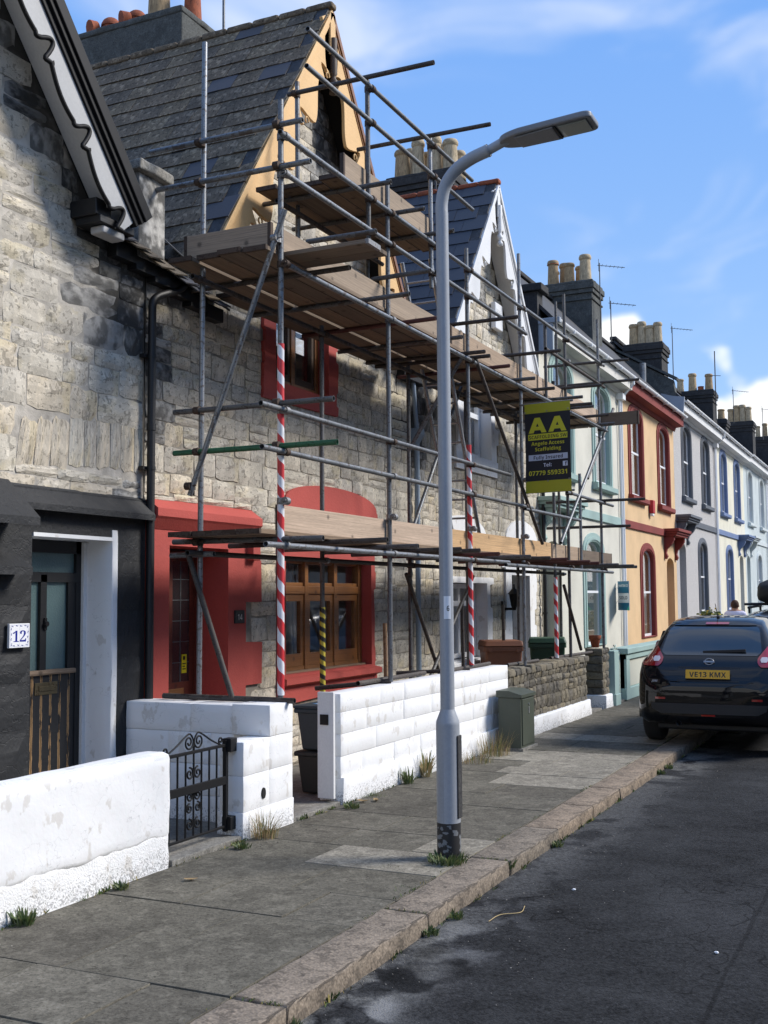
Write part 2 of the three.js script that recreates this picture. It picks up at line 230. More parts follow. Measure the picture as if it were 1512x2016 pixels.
function lumpy(x0, x1, y0, y1, d0, d1, cell, amp, r = 0.02, fr = 6, fn) {      // rounded, uneven slab
  const w = x1 - x0, h = y1 - y0, d = d1 - d0, n = q => Math.max(2, Math.round(q / cell));
  const nn = [n(w) + 2, n(h) + 2, n(d) + 2]; let g = new THREE.BoxGeometry(1, 1, 1, ...nn);
  { const p = g.attributes.position, L = [w, h, d], lo = [x0, y0, -d1], f = (v, k) => { const i = Math.round((v + 0.5) * nn[k]), m = nn[k], e = Math.min(Math.max(r, 0.003), L[k] * 0.2); return lo[k] + (i === 0 ? 0 : i === m ? L[k] : e + (L[k] - 2 * e) * (i - 1) / (m - 2)); }; for (let i = 0; i < p.count; i++) p.setXYZ(i, f(p.getX(i), 0), f(p.getY(i), 1), f(p.getZ(i), 2)); }
  g.deleteAttribute('uv'); g.deleteAttribute('normal'); g = mergeVertices(g, 1e-4);
  const p = g.attributes.position, lo = [x0 + r, y0 + r, -d1 + r], hi = [x1 - r, y1 - r, -d0 - r], q = new THREE.Vector3(), c = new THREE.Vector3();
  for (let i = 0; i < p.count; i++) {
    q.fromBufferAttribute(p, i); c.set(clamp(q.x, lo[0], hi[0]), clamp(q.y, lo[1], hi[1]), clamp(q.z, lo[2], hi[2]));
    const e = q.clone().sub(c); if (e.lengthSq() > 0) { e.normalize(); q.copy(c).addScaledVector(e, r); }
    q.x += amp * fb3(q.x * fr + 7, q.y * fr, q.z * fr, 4) * 1.6; q.y += amp * 0.7 * fb3(q.x * fr, q.y * fr + 31, q.z * fr, 3) * 1.6; q.z += amp * fb3(q.x * fr, q.y * fr, q.z * fr + 57, 3) * 1.6;
    if (fn) fn(q); p.setXYZ(i, q.x, q.y, q.z);
  }
  if (r < 0.019) g = toCreasedNormals(g, 0.9); else g.computeVertexNormals(); return boxUV(g);
}
function cyl(p, q, r0, r1 = r0, seg = 12, open = false) {
  const a = v3(p), b = v3(q), l = a.distanceTo(b), g = new THREE.CylinderGeometry(r1, r0, l, seg, 1, open);
  const u = g.attributes.uv; for (let i = 0; i < u.count; i++) u.setXY(i, u.getX(i) * 0.15, u.getY(i) * l);
  g.applyQuaternion(new THREE.Quaternion().setFromUnitVectors(new THREE.Vector3(0, 1, 0), b.clone().sub(a).normalize())); g.translate((a.x + b.x) / 2, (a.y + b.y) / 2, (a.z + b.z) / 2); return g;
}
function pipe(p, q, r = 0.0242, seg = 12) {                                    // hollow scaffold tube, dark inside
  const a = v3(p), b = v3(q), l = a.distanceTo(b), ri = r - 0.004, e = Math.min(0.06, l / 4), o = seed;
  const prof = [[ri * 0.02, -l / 2 + e], [ri, -l / 2 + e], [ri, -l / 2], [r, -l / 2], [r, l / 2], [ri, l / 2], [ri, l / 2 - e], [ri * 0.02, l / 2 - e]].map(k => new THREE.Vector2(k[0], k[1]));
  let g = new THREE.LatheGeometry(prof, seg); const uv = g.attributes.uv, ps = g.attributes.position; const off = rnd(); for (let i = 0; i < uv.count; i++) uv.setXY(i, uv.getX(i) * 0.15 + off, ps.getY(i) + off * 3);
  g = toCreasedNormals(g, 0.7); g.applyQuaternion(new THREE.Quaternion().setFromUnitVectors(new THREE.Vector3(0, 1, 0), b.clone().sub(a).normalize())); g.translate((a.x + b.x) / 2, (a.y + b.y) / 2, (a.z + b.z) / 2); return g;
}
const path = (pts, r, seg = 32, rs = 8, closed = false) => new THREE.TubeGeometry(new THREE.CatmullRomCurve3(pts.map(v3), closed), seg, r, rs, closed);
const shp = pts => { const s = new THREE.Shape(); pts.forEach((p, i) => i ? s.lineTo(p[0], p[1]) : s.moveTo(p[0], p[1])); return s; };
function ext(s, x0, x1, bev = 0) {                                             // shape in (D, Y), extruded from x0 to x1
  if (Array.isArray(s)) s = shp(s);
  const g = new THREE.ExtrudeGeometry(s, { depth: x1 - x0 - 2 * bev, bevelEnabled: bev > 0, bevelSize: bev, bevelThickness: bev, bevelOffset: -bev, bevelSegments: 2, curveSegments: 16 });
  g.translate(0, 0, bev); g.rotateY(Math.PI / 2); g.translate(x0, 0, 0); return boxUV(g);
}
function extD(s, d0, d1, bev = 0) {                                            // shape in (X, Y), extruded along D
  if (Array.isArray(s)) s = shp(s);
  const g = new THREE.ExtrudeGeometry(s, { depth: d1 - d0 - 2 * bev, bevelEnabled: bev > 0, bevelSize: bev, bevelThickness: bev, bevelOffset: -bev, bevelSegments: 2, curveSegments: 16 });
  g.translate(0, 0, bev - d1); return boxUV(g);
}
function rect(d0, d1, y0, y1) { return [[d0, y0], [d1, y0], [d1, y1], [d0, y1]]; }
function quad(a, b, c, d) { const g = new THREE.BufferGeometry(); const P = [a, b, c, a, c, d].flatMap(p => [p[0], p[1], -p[2]]); g.setAttribute('position', new THREE.Float32BufferAttribute(P, 3)); g.setAttribute('uv', new THREE.Float32BufferAttribute([0, 0, 1, 0, 1, 1, 0, 0, 1, 1, 0, 1], 2)); g.computeVertexNormals(); return g; }
function slab4(a, b, c, d, t) {                                                // thick panel under the quad a b c d
  const P = [a, b, c, d].map(v3), n = P[1].clone().sub(P[0]).cross(P[3].clone().sub(P[0])).normalize(), Q = P.map(p => p.clone().addScaledVector(n, -t)); const f = [];
  const tri = (i, j, k) => f.push(i, j, k), A = [...P, ...Q]; const q = (i, j, k, l) => { tri(i, j, k); tri(i, k, l); };
  q(0, 1, 2, 3); q(7, 6, 5, 4); q(0, 4, 5, 1); q(1, 5, 6, 2); q(2, 6, 7, 3); q(3, 7, 4, 0);
  const g = new THREE.BufferGeometry(); g.setAttribute('position', new THREE.Float32BufferAttribute(f.flatMap(i => [A[i].x, A[i].y, A[i].z]), 3)); g.computeVertexNormals(); return boxUV(g);
}
// ---------- scene bookkeeping ----------
const used = {};
const numbered = n => { const k = used[n] = (used[n] ?? -1) + 1; return k ? n + '_' + String(k).padStart(3, '0') : n; };
const sh = o => { o.castShadow = o.receiveShadow = true; return o; };
function thing(name, label, category, base = [0, 0, 0], group) {
  const g = new THREE.Group(); g.name = numbered(name); g.position.copy(v3(base)); g.userData = { label, category }; if (group) g.userData.group = group; scene.add(g); return g;
}
function part(name, geo, m, parent, label) {                                   // geometry in world coordinates
  const o = sh(new THREE.Mesh(geo, m)); o.name = name; if (parent.isGroup && parent.parent === scene) o.position.copy(parent.position).negate(); if (label) o.userData.label = label; parent.add(o); return o;
}
function struct(name, geo, m) { const o = sh(new THREE.Mesh(geo, m)); o.name = numbered(name); o.userData.kind = 'structure'; scene.add(o); return o; }
function single(name, geo, m, label, category, group) { const o = sh(new THREE.Mesh(geo, m)); o.name = numbered(name); o.userData = { label, category }; if (group) o.userData.group = group; scene.add(o); return o; }
function piece(name, geo, m, parent, pos, scale, rot) { const o = sh(new THREE.Mesh(geo, m)); o.name = name; if (pos) o.position.set(pos[0], pos[1], -pos[2]); if (scale) o.scale.set(...scale); if (rot) o.rotation.set(...rot); parent.add(o); return o; }
function roomBox(parent, d0, d1, y0, y1, x1, dep) { const x0 = x1 - dep; return part('room', mg(bx(x0 - 0.03, x0, y0, y1, d0, d1), bx(x0, x1, y0 - 0.03, y0, d0, d1), bx(x0, x1, y1, y1 + 0.03, d0, d1), bx(x0, x1, y0, y1, d0 - 0.03, d0), bx(x0, x1, y0, y1, d1, d1 + 0.03)), M.room, parent); }
const F = -6.13;                                                               // plane of the house fronts
// ---------- rubble stone pieces ----------
function stoneGeo(k, jag = 0.07, bulge = 0.35) {
  const nx = 5, ny = 3, pos = [], uv = [], idx = [], ou = rnd() * 2, ov = rnd() * 2;
  for (let j = 0; j <= ny; j++) for (let i = 0; i <= nx; i++) {
    let u = i / nx - 0.5, v = j / ny - 0.5; const ei = i === 0 || i === nx, ej = j === 0 || j === ny;
    u += (ei ? 0.45 : 1) * jag * (rnd() - 0.5); v += (ej ? 0.8 : 1) * jag * 1.3 * (rnd() - 0.5);
    if (ei && ej) { u *= 0.98; v *= 0.94; }
    const x = (ei || ej ? -0.22 - 0.22 * rnd() : bulge * (rnd() - 0.5)); pos.push(x, v, -u); uv.push(ou + u * 0.42, ov + v * 0.24);
  }
  const id = (i, j) => j * (nx + 1) + i;
  for (let j = 0; j < ny; j++) for (let i = 0; i < nx; i++) { idx.push(id(i, j), id(i + 1, j), id(i + 1, j + 1), id(i, j), id(i + 1, j + 1), id(i, j + 1)); }
  const ring = []; for (let i = 0; i <= nx; i++) ring.push(id(i, 0)); for (let j = 1; j <= ny; j++) ring.push(id(nx, j)); for (let i = nx - 1; i >= 0; i--) ring.push(id(i, ny)); for (let j = ny - 1; j > 0; j--) ring.push(id(0, j));
  const b0 = pos.length / 3; ring.forEach(r => { pos.push(-1.6, pos[r * 3 + 1] * 0.97, pos[r * 3 + 2] * 0.985); uv.push(uv[r * 2] + 0.02, uv[r * 2 + 1] + 0.02); });
  ring.forEach((r, k2) => { const n = (k2 + 1) % ring.length; idx.push(ring[n], r, b0 + k2, ring[n], b0 + k2, b0 + n); });
  const g = new THREE.BufferGeometry(); g.setAttribute('position', new THREE.Float32BufferAttribute(pos, 3)); g.setAttribute('uv', new THREE.Float32BufferAttribute(uv, 2)); g.setIndex(idx); return toCreasedNormals(g, 0.35);
}
const SG = Array.from({ length: 14 }, (_, k) => stoneGeo(k));
// fills rows of stones between clip(y) limits, leaving out rectangles [d0,d1,y0,y1]
function stonework(parent, name, x, o) {
  const { d0, d1, y0, y1, hs, ws, clip, rects = [], mats = M.stones, sootAt, joint = 0.010, dep = 0.036, max = 298, wob = 0.07 } = o; const list = [];
  const put = (a, b, ya, yb) => {
    if (b - a < 0.05 || yb - ya < 0.045) return;
    let d = a; while (d < b - 0.01) {
      let w = rr(ws[0], ws[1]) * (rnd() < 0.2 ? 1.45 : 1); if (b - d - w < ws[0] * 0.6) w = b - d;
      const split = yb - ya > hs[1] * 0.72 && rnd() < 0.22 && w > 0.2, ym = ya + (yb - ya) * rr(0.4, 0.6);
      const wb = (yy) => yy + wob * fb3((d + w / 2) * 1.3, yy * 2.1, x, 3); for (const [p, q] of split ? [[ya, ym], [ym, yb]] : [[ya, yb]]) list.push([d, d + w, wb(p), wb(q)]);
      d += w;
    }
  };
  let y = y0;
  while (y < y1 - 0.03) {
    let h = rr(hs[0], hs[1]); if (y1 - y - h < hs[0] * 0.6) h = y1 - y;
    for (const r of rects) for (const e of [r[2], r[3]]) if (e > y + hs[0] * 0.7 && e < y + h) h = e - y;
    const [a, b] = clip ? clip(y + h * 0.75) : [d0, d1]; let iv = [[Math.max(a, d0), Math.min(b, d1)]];
    for (const r of rects) { if (r[3] <= y + 0.02 || r[2] >= y + h - 0.02) continue; iv = iv.flatMap(([p, q]) => r[1] <= p || r[0] >= q ? [[p, q]] : [[p, Math.min(q, r[0])], [Math.max(p, r[1]), q]]).filter(([p, q]) => q - p > 0.03); }
    for (const [p, q] of iv) put(p, q, y, y + h);
    for (const r of rects) { if (r[3] <= y + 0.02 || r[2] >= y + h - 0.02) continue; const p = Math.max(r[0], a, d0), q = Math.min(r[1], b, d1); if (q - p < 0.05) continue; const free = (u, v) => v - u > 0.045 && !rects.some(k => k !== r && k[0] < q && k[1] > p && k[2] < v - 0.01 && k[3] > u + 0.01); if (free(r[3], y + h)) put(p, q, r[3], y + h); if (free(y, r[2])) put(p, q, y, r[2]); }
    y += h;
  }
  const extra = [];
  list.sort((p, q) => p[0] - q[0]).forEach(([a, b, ya, yb], i) => {
    const c = [x + rr(-0.004, 0.006), (ya + yb) / 2, (a + b) / 2], s = [dep, yb - ya - joint, b - a - joint], g = SG[Math.floor(rnd() * SG.length)];
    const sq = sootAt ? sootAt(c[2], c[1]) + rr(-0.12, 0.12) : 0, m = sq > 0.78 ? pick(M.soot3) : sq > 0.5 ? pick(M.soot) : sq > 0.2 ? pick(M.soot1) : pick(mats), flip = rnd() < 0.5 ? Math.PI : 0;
    if (i < max) piece(name, g, m, parent, c, s, [flip ? 0 : 0, 0, rr(-0.006, 0.006)]);
    else { const q = g.clone(); q.scale(...s); q.translate(c[0], c[1], -c[2]); extra.push(q); }
  });
  if (extra.length) { const e = piece(name + 's_beyond', mergeGeometries(extra), mats[0], parent); e.userData.kind = 'stuff'; }
}
// slated slope facing the camera side: from eave line (yE, dE) up to ridge (yR, dR), X from xa (front) back to xb
function slates(parent, o) {
  const { yE, dE, yR, dR, xa, xb, gauge, w, mats, max = 298, t = 0.012 } = o; const L = Math.hypot(yR - yE, dR - dE), ang = Math.atan2(yR - yE, dR - dE), n = Math.round(L / gauge), g0 = L / n;
  const gs = Array.from({ length: 6 }, () => { const g = new THREE.BoxGeometry(1, 1, 1, 2, 1, 3); const p = g.attributes.position; for (let i = 0; i < p.count; i++) { const z = p.getZ(i); if (z > 0.45) p.setZ(i, z + 0.03 * (rnd() - 0.5)); p.setY(i, p.getY(i) + 0.25 * (rnd() - 0.5)); } const u = g.attributes.uv, a = rnd() * 1.2, b = rnd() * 1.2; for (let i = 0; i < u.count; i++) u.setXY(i, p.getX(i) * w + a, p.getZ(i) * gauge + b); g.computeVertexNormals(); return g; });
  let c = 0;
  for (let r = 0; r < n; r++) for (let x = xa - (r % 2 ? w / 2 : 0); x > xb; x -= w) {
    if (c++ >= max) return;
    const x1 = Math.min(x, xa), x0 = x - w; if (x1 - x0 < 0.05) continue;
    const s = (r + 0.5) * g0 + 0.03, y = yE + Math.sin(ang) * s, d = dE + Math.cos(ang) * s, lift = 0.02 + rr(-0.002, 0.003);
    const m = piece('slate', pick(gs), pick(mats), parent, [(x0 + x1) / 2, y + lift * Math.cos(ang), d - lift * Math.sin(ang)], [x1 - x0 - 0.005, t, g0 + 0.075]);
    m.rotation.x = ang - 0.042 + rr(-0.008, 0.008); m.rotation.z = rr(-0.004, 0.004);
  }
}
// scalloped gable board: runs from apex (dA, yA) down to (dB, yB) in the (D, Y) plane
function bargeShape(dA, yA, dB, yB, w, n, cusp = 0.34, style = 0) {
  const L = Math.hypot(dB - dA, yB - yA), ux = (dB - dA) / L, uy = (yB - yA) / L; let nx = -uy, ny = ux; if (ny > 0) { nx = -nx; ny = -ny; }
  const P = (s, h) => [dA + ux * s * L + nx * h, yA + uy * s * L + ny * h], pts = [P(0, 0), P(1, 0)], low = [];
  for (let i = 0; i < n; i++) for (let k = 0; k <= 28; k++) {
    const t = k / 28, s = (i + t) / n; let h;                                   // long ogee then a notch with a small cusp
    if (style) { if (t < 0.66) h = 0.86 + 0.14 * Math.sin(Math.PI * Math.min(1, t / 0.66) * 0.85); else if (t < 0.70) h = mix(0.92, 1.0, (t - 0.66) / 0.04); else if (t < 0.92) h = 1 - cusp * Math.sin((t - 0.70) / 0.22 * Math.PI) ** 0.8; else h = mix(1.0, 0.86, (t - 0.92) / 0.08); }
    else if (t < 0.66) h = 1 - cusp * (0.5 + 0.5 * Math.cos(Math.PI * t / 0.66));
    else if (t < 0.74) h = 1 - (t - 0.66) / 0.08 * cusp * 0.55;
    else if (t < 0.92) h = 1 - cusp * 0.55 - cusp * 0.75 * Math.sin((t - 0.74) / 0.18 * Math.PI);
    else h = 1 - cusp * 0.55 - (t - 0.92) / 0.08 * cusp * 0.45;
    low.push([s, h]);
  }
  for (let i = low.length - 1; i >= 0; i--) pts.push(P(low[i][0], low[i][1] * w));
  return { pts, low: low.map(([s, h]) => P(s, h * w)), P, L };
}
function pot(x, y, d, r, h, m, cap) {                                            // tapered chimney pot, moulded rim
  const g = new THREE.LatheGeometry([[r * 0.62, 0], [r * 1.02, 0], [r * 0.98, h * 0.1], [r * 0.84, h * 0.8], [r * 0.86, h * 0.82], [r, h * 0.86], [r, h * 0.93], [r * 0.86, h], [r * 0.66, h], [r * 0.62, h * 0.5]].map(p => new THREE.Vector2(p[0], p[1])), 18); g.translate(x, y, -d); return g;
}
function chimney(parent, x0, x1, y0, y1, d0, d1, m, pots, cap = 0.07) {
  const c = part('chimney', mg(bx(x0, x1, y0, y1 - 0.3, d0, d1, 0.01), bx(x0 - 0.03, x1 + 0.03, y1 - 0.47, y1 - 0.43, d0 - 0.03, d1 + 0.03, 0.008), bx(x0 - 0.04, x1 + 0.04, y1 - 0.3, y1 - 0.2, d0 - 0.04, d1 + 0.04, 0.01), bx(x0 - cap, x1 + cap, y1 - 0.2, y1 - 0.06, d0 - cap, d1 + cap, 0.015), lumpy(x0 - cap + 0.03, x1 + cap - 0.03, y1 - 0.07, y1 + 0.02, d0 - cap + 0.03, d1 + cap - 0.03, 0.12, 0.02, 0.03)), m, parent);
  for (const [x, d, r, h, mm] of pots) part('chimney_pot', pot(x, y1, d, r, h), mm, c);
  return c;
}
function aerial(parent, x, y, d, h, dir = 1) { part('tv_aerial', mg(cyl([x, y, d], [x, y + h, d], 0.014, 0.012, 8), cyl([x - 0.05, y + h - 0.05, d], [x + 0.55 * dir, y + h - 0.12, d + 0.25], 0.008, 0.008, 6), ...[0, 1, 2, 3, 4, 5].map(k => cyl([x + (0.06 + k * 0.085) * dir - 0.03, y + h - 0.06 - k * 0.012, d + 0.02 + k * 0.045 + 0.08], [x + (0.06 + k * 0.085) * dir + 0.03, y + h - 0.06 - k * 0.012, d + 0.02 + k * 0.045 - 0.08], 0.005, 0.005, 5)), cyl([x - 0.02, y + h - 0.2, d], [x - 0.02, y + h + 0.1, d], 0.006, 0.006, 5)), M.galv[2], parent); }
function paneWin(parent, x, d0, d1, y0, y1, name = 'pane') { return part(name, bx(x - 0.003, x + 0.003, y0, y1, d0, d1), M.glass, parent); }
function gableHouse(name, label, d0, d1, dc, yr, slope, base) {
  const h = thing(name, label, 'house', base); return h;
}
console.log('helpers');

// ================= GROUND =================
struct('ground', new THREE.PlaneGeometry(1200, 1200).rotateX(-Math.PI / 2).translate(0, -0.35, 0), M.soil);
const pav = struct('pavement', bx(-4.7, -2.9, -0.3, -0.02, -10, 110), M.soil);
struct('garden_ground', bx(-9, -4.7, -0.3, 0.015, -10, 110), M.conc);
struct('road', boxUV(new THREE.PlaneGeometry(7.4, 220, 8, 200).rotateX(-Math.PI / 2).translate(1.05, -0.1, -60)), M.road);
{ // flagstones laid two to a row, bonded; some newer pale ones
  const geos = Array.from({ length: 6 }, () => { const g = lumpy(-0.5, 0.5, -0.5, 0.5, -0.5, 0.5, 0.34, 0, 0.0); return g; });
  let d = -1.2, row = 0; const pale = (x, dd) => (dd > 6.95 && dd < 7.5 && x > -3.7 && x < -2.9) || (dd > 10.6 && dd < 12.75 && x > -3.9 - (dd > 11.8 ? 0.5 : 0)) || (dd > 7.6 && dd < 8.15 && x > -3.6 && x < -3.0 ) || (dd > 14.2 && dd < 14.6);
  while (d < 34) {
    const h = d > 10.5 && d < 13 ? 0.44 : rr(0.54, 0.68), cut = row % 2 ? rr(0.72, 0.8) : rr(0.95, 1.1), xs = [-4.655, -4.655 + cut * 0.98, -2.905];
    if (row % 3 === 2) xs.splice(1, 1, -4.05, -3.35);
    for (let i = 0; i < xs.length - 1; i++) {
      const c = (xs[i] + xs[i + 1]) / 2, w = xs[i + 1] - xs[i] - 0.006; let m = M.pave[rnd() < 0.5 ? 0 : rnd() < 0.5 ? 1 : rnd() < 0.5 ? 2 : 4]; if (pale(c, d + h / 2)) m = M.pave[3];
      const g = new RoundedBoxGeometry(w, 0.05, h - 0.006, 1, 0.004); g.translate(c, 0, -(d + h / 2)); const gg = boxUV(g); gg.translate(-c, 0, d + h / 2);
      piece('flagstone', gg, m, pav, [c, -0.025 + rr(-0.003, 0.003), d + h / 2], null, [rr(-0.003, 0.003), 0, rr(-0.003, 0.003)]);
    }
    d += h; row++;
  }
}
{ // granite kerb stones, joints where the photograph shows them
  const kerb = struct('kerb', bx(-2.89, -2.66, -0.3, -0.05, -10, 110), M.soil); let js = [-3.2, -1.7, -0.3, 1.25, 2.85, 4.43, 6.03, 7.45, 8.6, 9.65, 10.6, 12.2, 13.7, 15.2, 16.7, 18.2, 19.7, 21.2, 22.7, 24.2, 25.7, 27.2, 28.7, 30.2];
  for (let i = 0; i + 1 < js.length; i++) { const g = lumpy(-2.9 + rr(-0.006, 0.006), -2.605 + rr(-0.008, 0.008), -0.25, 0.004, js[i] + 0.006, js[i + 1] - 0.006, 0.07, 0.010, 0.016, 9); part('kerb_stone', g, pick(M.granite), kerb); }
}
// ---------- print (flat lettering) ----------
function print(w, h, draw, rough = 0.5) { const c = document.createElement('canvas'); c.width = w; c.height = h; const k = c.getContext('2d'); draw(k, w, h); const t = new THREE.CanvasTexture(c); t.colorSpace = THREE.SRGBColorSpace; const m = new THREE.MeshPhysicalMaterial({ map: t, roughness: rough, side: THREE.DoubleSide }); return m; }
const plateX = (x, d0, d1, y0, y1) => quad([x, y0, d0], [x, y0, d1], [x, y1, d1], [x, y1, d0]);       // faces the street
const plateD = (d, x0, x1, y0, y1) => quad([x0, y0, d], [x1, y0, d], [x1, y1, d], [x0, y1, d]);       // faces down the street towards the camera
const holeS = (s, pts) => { s.holes.push(new THREE.Path(pts.map(p => new THREE.Vector2(p[0], p[1])))); return s; };
const arcPts = (d0, d1, ys, yt, n = 14) => Array.from({ length: n + 1 }, (_, i) => { const t = i / n, a = Math.PI * (1 - t); return [(d0 + d1) / 2 + (d1 - d0) / 2 * Math.cos(a), ys + (yt - ys) * Math.pow(Math.sin(a), 0.8)]; });

// ================= HOUSE NO. 12: stone gable, black painted porch =================
{
  const H = thing('stone_house', 'grey stone house with black painted doorway and black and white gable board', 'house', [F, 0, 5.3]);
  const sl = 1.22, dA = 5.29, yA = 7.66, lim = y => [dA - (yA - 0.2 - y) / sl, Math.min(7.95, y < 4.95 ? 7.95 : dA + (yA - 0.2 - y) / sl)];
  let s = shp([[2.6, 0], [7.95, 0], [7.95, 4.95], [7.35, 4.95], [dA, yA - 0.15], [3.2, 4.95], [2.6, 4.95]]); holeS(s, rect(6.53, 7.60, 0.08, 2.37));
  const wall = part('wall', ext(s, F - 0.34, F - 0.0125), M.mortar, H);
  const soot = sootField;
  stonework(wall, 'stone', F, { d0: 4.55, d1: 7.93, y0: 2.62, y1: 7.3, hs: [0.14, 0.27], ws: [0.28, 0.58], joint: 0.008, clip: lim, sootAt: soot, rects: [[6.40, 7.94, 2.86, 3.30]] });
  // relieving arch of upright stones over the doorway
  { let d = 6.42; while (d < 7.9) { const w = Math.min(rr(0.13, 0.22), 7.94 - d), c = d + w / 2, yc = 2.99 + 0.13 * Math.sin(Math.min(1, (c - 6.4) / 1.3) * Math.PI / 2); const p = piece('voussoir', pick(SG), pick(M.stones), wall, [F + 0.004, yc, c], [0.036, 0.40, w - 0.012]); p.rotation.x = -0.16 * sst(7.3, 6.4, c); d += w; } }
  part('body', mg(bx(-12.5, F - 0.36, 0, 4.9, 2.62, 7.93), ext([[3.2, 4.9], [7.35, 4.9], [dA, yA - 0.2]], -12.5, F - 0.36)), M.chim, H);
  const roof = part('roof', mg(slab4([-5.80, yA, dA], [-5.80, 5.0, 7.47], [-12.5, 5.0, 7.47], [-12.5, yA, dA], -0.05), slab4([-5.80, 5.0, 3.1], [-5.80, yA, dA], [-12.5, yA, dA], [-12.5, 5.0, 3.1], -0.05)), M.roofG, H);
  // gable boards: white board with black scalloped edge and black moulding
  for (const sd of [1, -1]) {
    const dB = dA + sd * 2.15, b = bargeShape(dA, yA, dB, yA - 2.15 * sl, 0.37, 5, 0.46, 1);
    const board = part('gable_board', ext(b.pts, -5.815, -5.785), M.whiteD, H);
    part('scalloped_edging', path(b.low.filter((_, i) => i % 1 === 0).map(p => [-5.79, p[1], p[0]]), 0.019, 400, 6), M.gloss, board);
    for (const [h0, h1, x] of [[-0.05, 0.055, -5.72], [0.055, 0.10, -5.74], [0.10, 0.15, -5.765]]) part('moulding', ext([b.P(0, h0), b.P(1.012, h0), b.P(1.012, h1), b.P(0, h1)], -5.835, x, 0.006), M.gloss, board);
    const e0 = b.P(0, 0.10), e1 = b.P(1, 0.10); part('soffit', slab4([-5.82, e0[1], e0[0]], [-5.82, e1[1], e1[0]], [F, e1[1], e1[0]], [F, e0[1], e0[0]], 0.02), M.whiteP, H);
  }
  part('bracket', mg(bx(-6.13, -5.86, 4.92, 5.06, 6.95, 7.14, 0.01), bx(-6.10, -5.84, 4.86, 4.925, 6.98, 7.42, 0.01)), M.blackG, H);
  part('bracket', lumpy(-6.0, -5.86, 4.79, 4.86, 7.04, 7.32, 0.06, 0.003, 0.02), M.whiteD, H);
  // black painted porch surround, hood mould, projecting part beside it
  let q = shp([[5.6, 0], [7.95, 0], [7.95, 2.56], [5.6, 2.56]]); holeS(q, rect(6.56, 7.56, 0.12, 2.33));
  const sur = part('door_surround', ext(q, F - 0.02, F + 0.02), M.black, H);
  const bg = Array.from({ length: 5 }, () => stoneGeo(0, 0.03, 0.3));
  for (const [a, b, y0, y1] of [[6.05, 6.54, 0.1, 0.42], [6.0, 6.54, 0.43, 0.83], [6.05, 6.54, 0.84, 1.18], [6.0, 6.54, 1.19, 1.42], [6.05, 6.54, 1.43, 1.77], [6.0, 6.54, 1.78, 2.12], [7.58, 7.93, 0.1, 0.5], [7.58, 7.93, 0.51, 0.92], [7.58, 7.93, 0.93, 1.33], [7.58, 7.93, 1.34, 1.72], [7.58, 7.93, 1.73, 2.14]]) piece('quoin', pick(bg), M.black, sur, [F + 0.032, (y0 + y1) / 2, (a + b) / 2], [0.03, y1 - y0 - 0.006, b - a - 0.006]);
  part('hood_mould', ext([[6.33, 2.56], [7.95, 2.56], [7.95, 2.68], [6.30, 2.68]], F - 0.02, F + 0.03), M.black, H);
  part('hood_mould', extD([[F - 0.02, 2.68], [F + 0.03, 2.60], [F + 0.13, 2.50], [F + 0.13, 2.55], [F, 2.70]], 6.3, 7.95), M.black, H);
  part('porch_roof', extD([[F, 2.72], [F + 0.32, 2.42], [F + 0.32, 2.36], [F, 2.40]], 5.0, 6.32), M.black, H);
  part('porch_ledge', extD([[F, 2.18], [F + 0.2, 2.06], [F + 0.2, 2.0], [F, 2.02]], 5.0, 6.38), M.black, H);
  // white painted reveal
  part('door_reveal', mg(lumpy(F - 0.30, F + 0.028, 0.1, 2.40, 7.50, 7.575, 0.1, 0.006, 0.008), bx(F - 0.30, F + 0.026, 2.305, 2.335, 6.57, 7.5), bx(F - 0.30, F + 0.0, 0.1, 2.3, 6.555, 6.575)), M.white, H);
  part('reveal_strip', bx(F - 0.30, F - 0.24, 0.1, 2.30, 7.46, 7.505, 0.004), M.whiteP, H);
  // door
  const X = F - 0.29, door = part('door', mg(bx(X - 0.04, X, 0.12, 1.22, 6.58, 7.40), bx(X - 0.04, X + 0.015, 1.22, 2.02, 6.58, 6.66), bx(X - 0.04, X + 0.015, 1.22, 2.02, 7.31, 7.40), bx(X - 0.04, X + 0.02, 1.22, 2.02, 6.98, 7.05), bx(X - 0.04, X + 0.02, 1.96, 2.04, 6.58, 7.40), bx(X - 0.04, X + 0.02, 0.12, 2.30, 7.40, 7.46), bx(X - 0.04, X + 0.02, 2.20, 2.30, 6.58, 7.46)), M.blackG, H);
  part('frosted_pane', mg(bx(X - 0.03, X - 0.01, 1.22, 1.97, 6.65, 6.99), bx(X - 0.03, X - 0.01, 1.22, 1.97, 7.04, 7.32), bx(X - 0.03, X - 0.01, 2.03, 2.21, 6.6, 7.40)), M.frost, door);
  for (let k = 0; k < 8; k++) { const d = 6.585 + k * 0.1065, g = bx(X - 0.005, X + 0.014, 0.14, 1.21, d, d + 0.1025, 0.003), uv = g.attributes.uv; for (let i = 0; i < uv.count; i++) uv.setX(i, uv.getX(i) - 6.585 + 0.001); part('door_board', g, M.peelM ??= mk([1, 1, 1], { map: T.peel, rough: 0.55, bump: T.woodB, bs: 0.001 }), door); }
  part('door_rail', lumpy(X - 0.01, X + 0.05, 1.21, 1.25, 6.58, 7.38, 0.08, 0.006, 0.008), M.boards[0], door);
  part('letter_box', mg(bx(X + 0.014, X + 0.022, 1.05, 1.15, 6.93, 7.19, 0.004), bx(X + 0.02, X + 0.03, 1.08, 1.12, 6.97, 7.15, 0.004)), mk([0.20, 0.16, 0.09], { rough: 0.5, metal: 0.6, map: T.metal }), door);
  part('door_latch', mg(cyl([X + 0.01, 1.62, 7.03], [X + 0.05, 1.62, 7.03], 0.022), bx(X + 0.02, X + 0.035, 1.57, 1.67, 7.015, 7.045, 0.004)), M.iron, door);
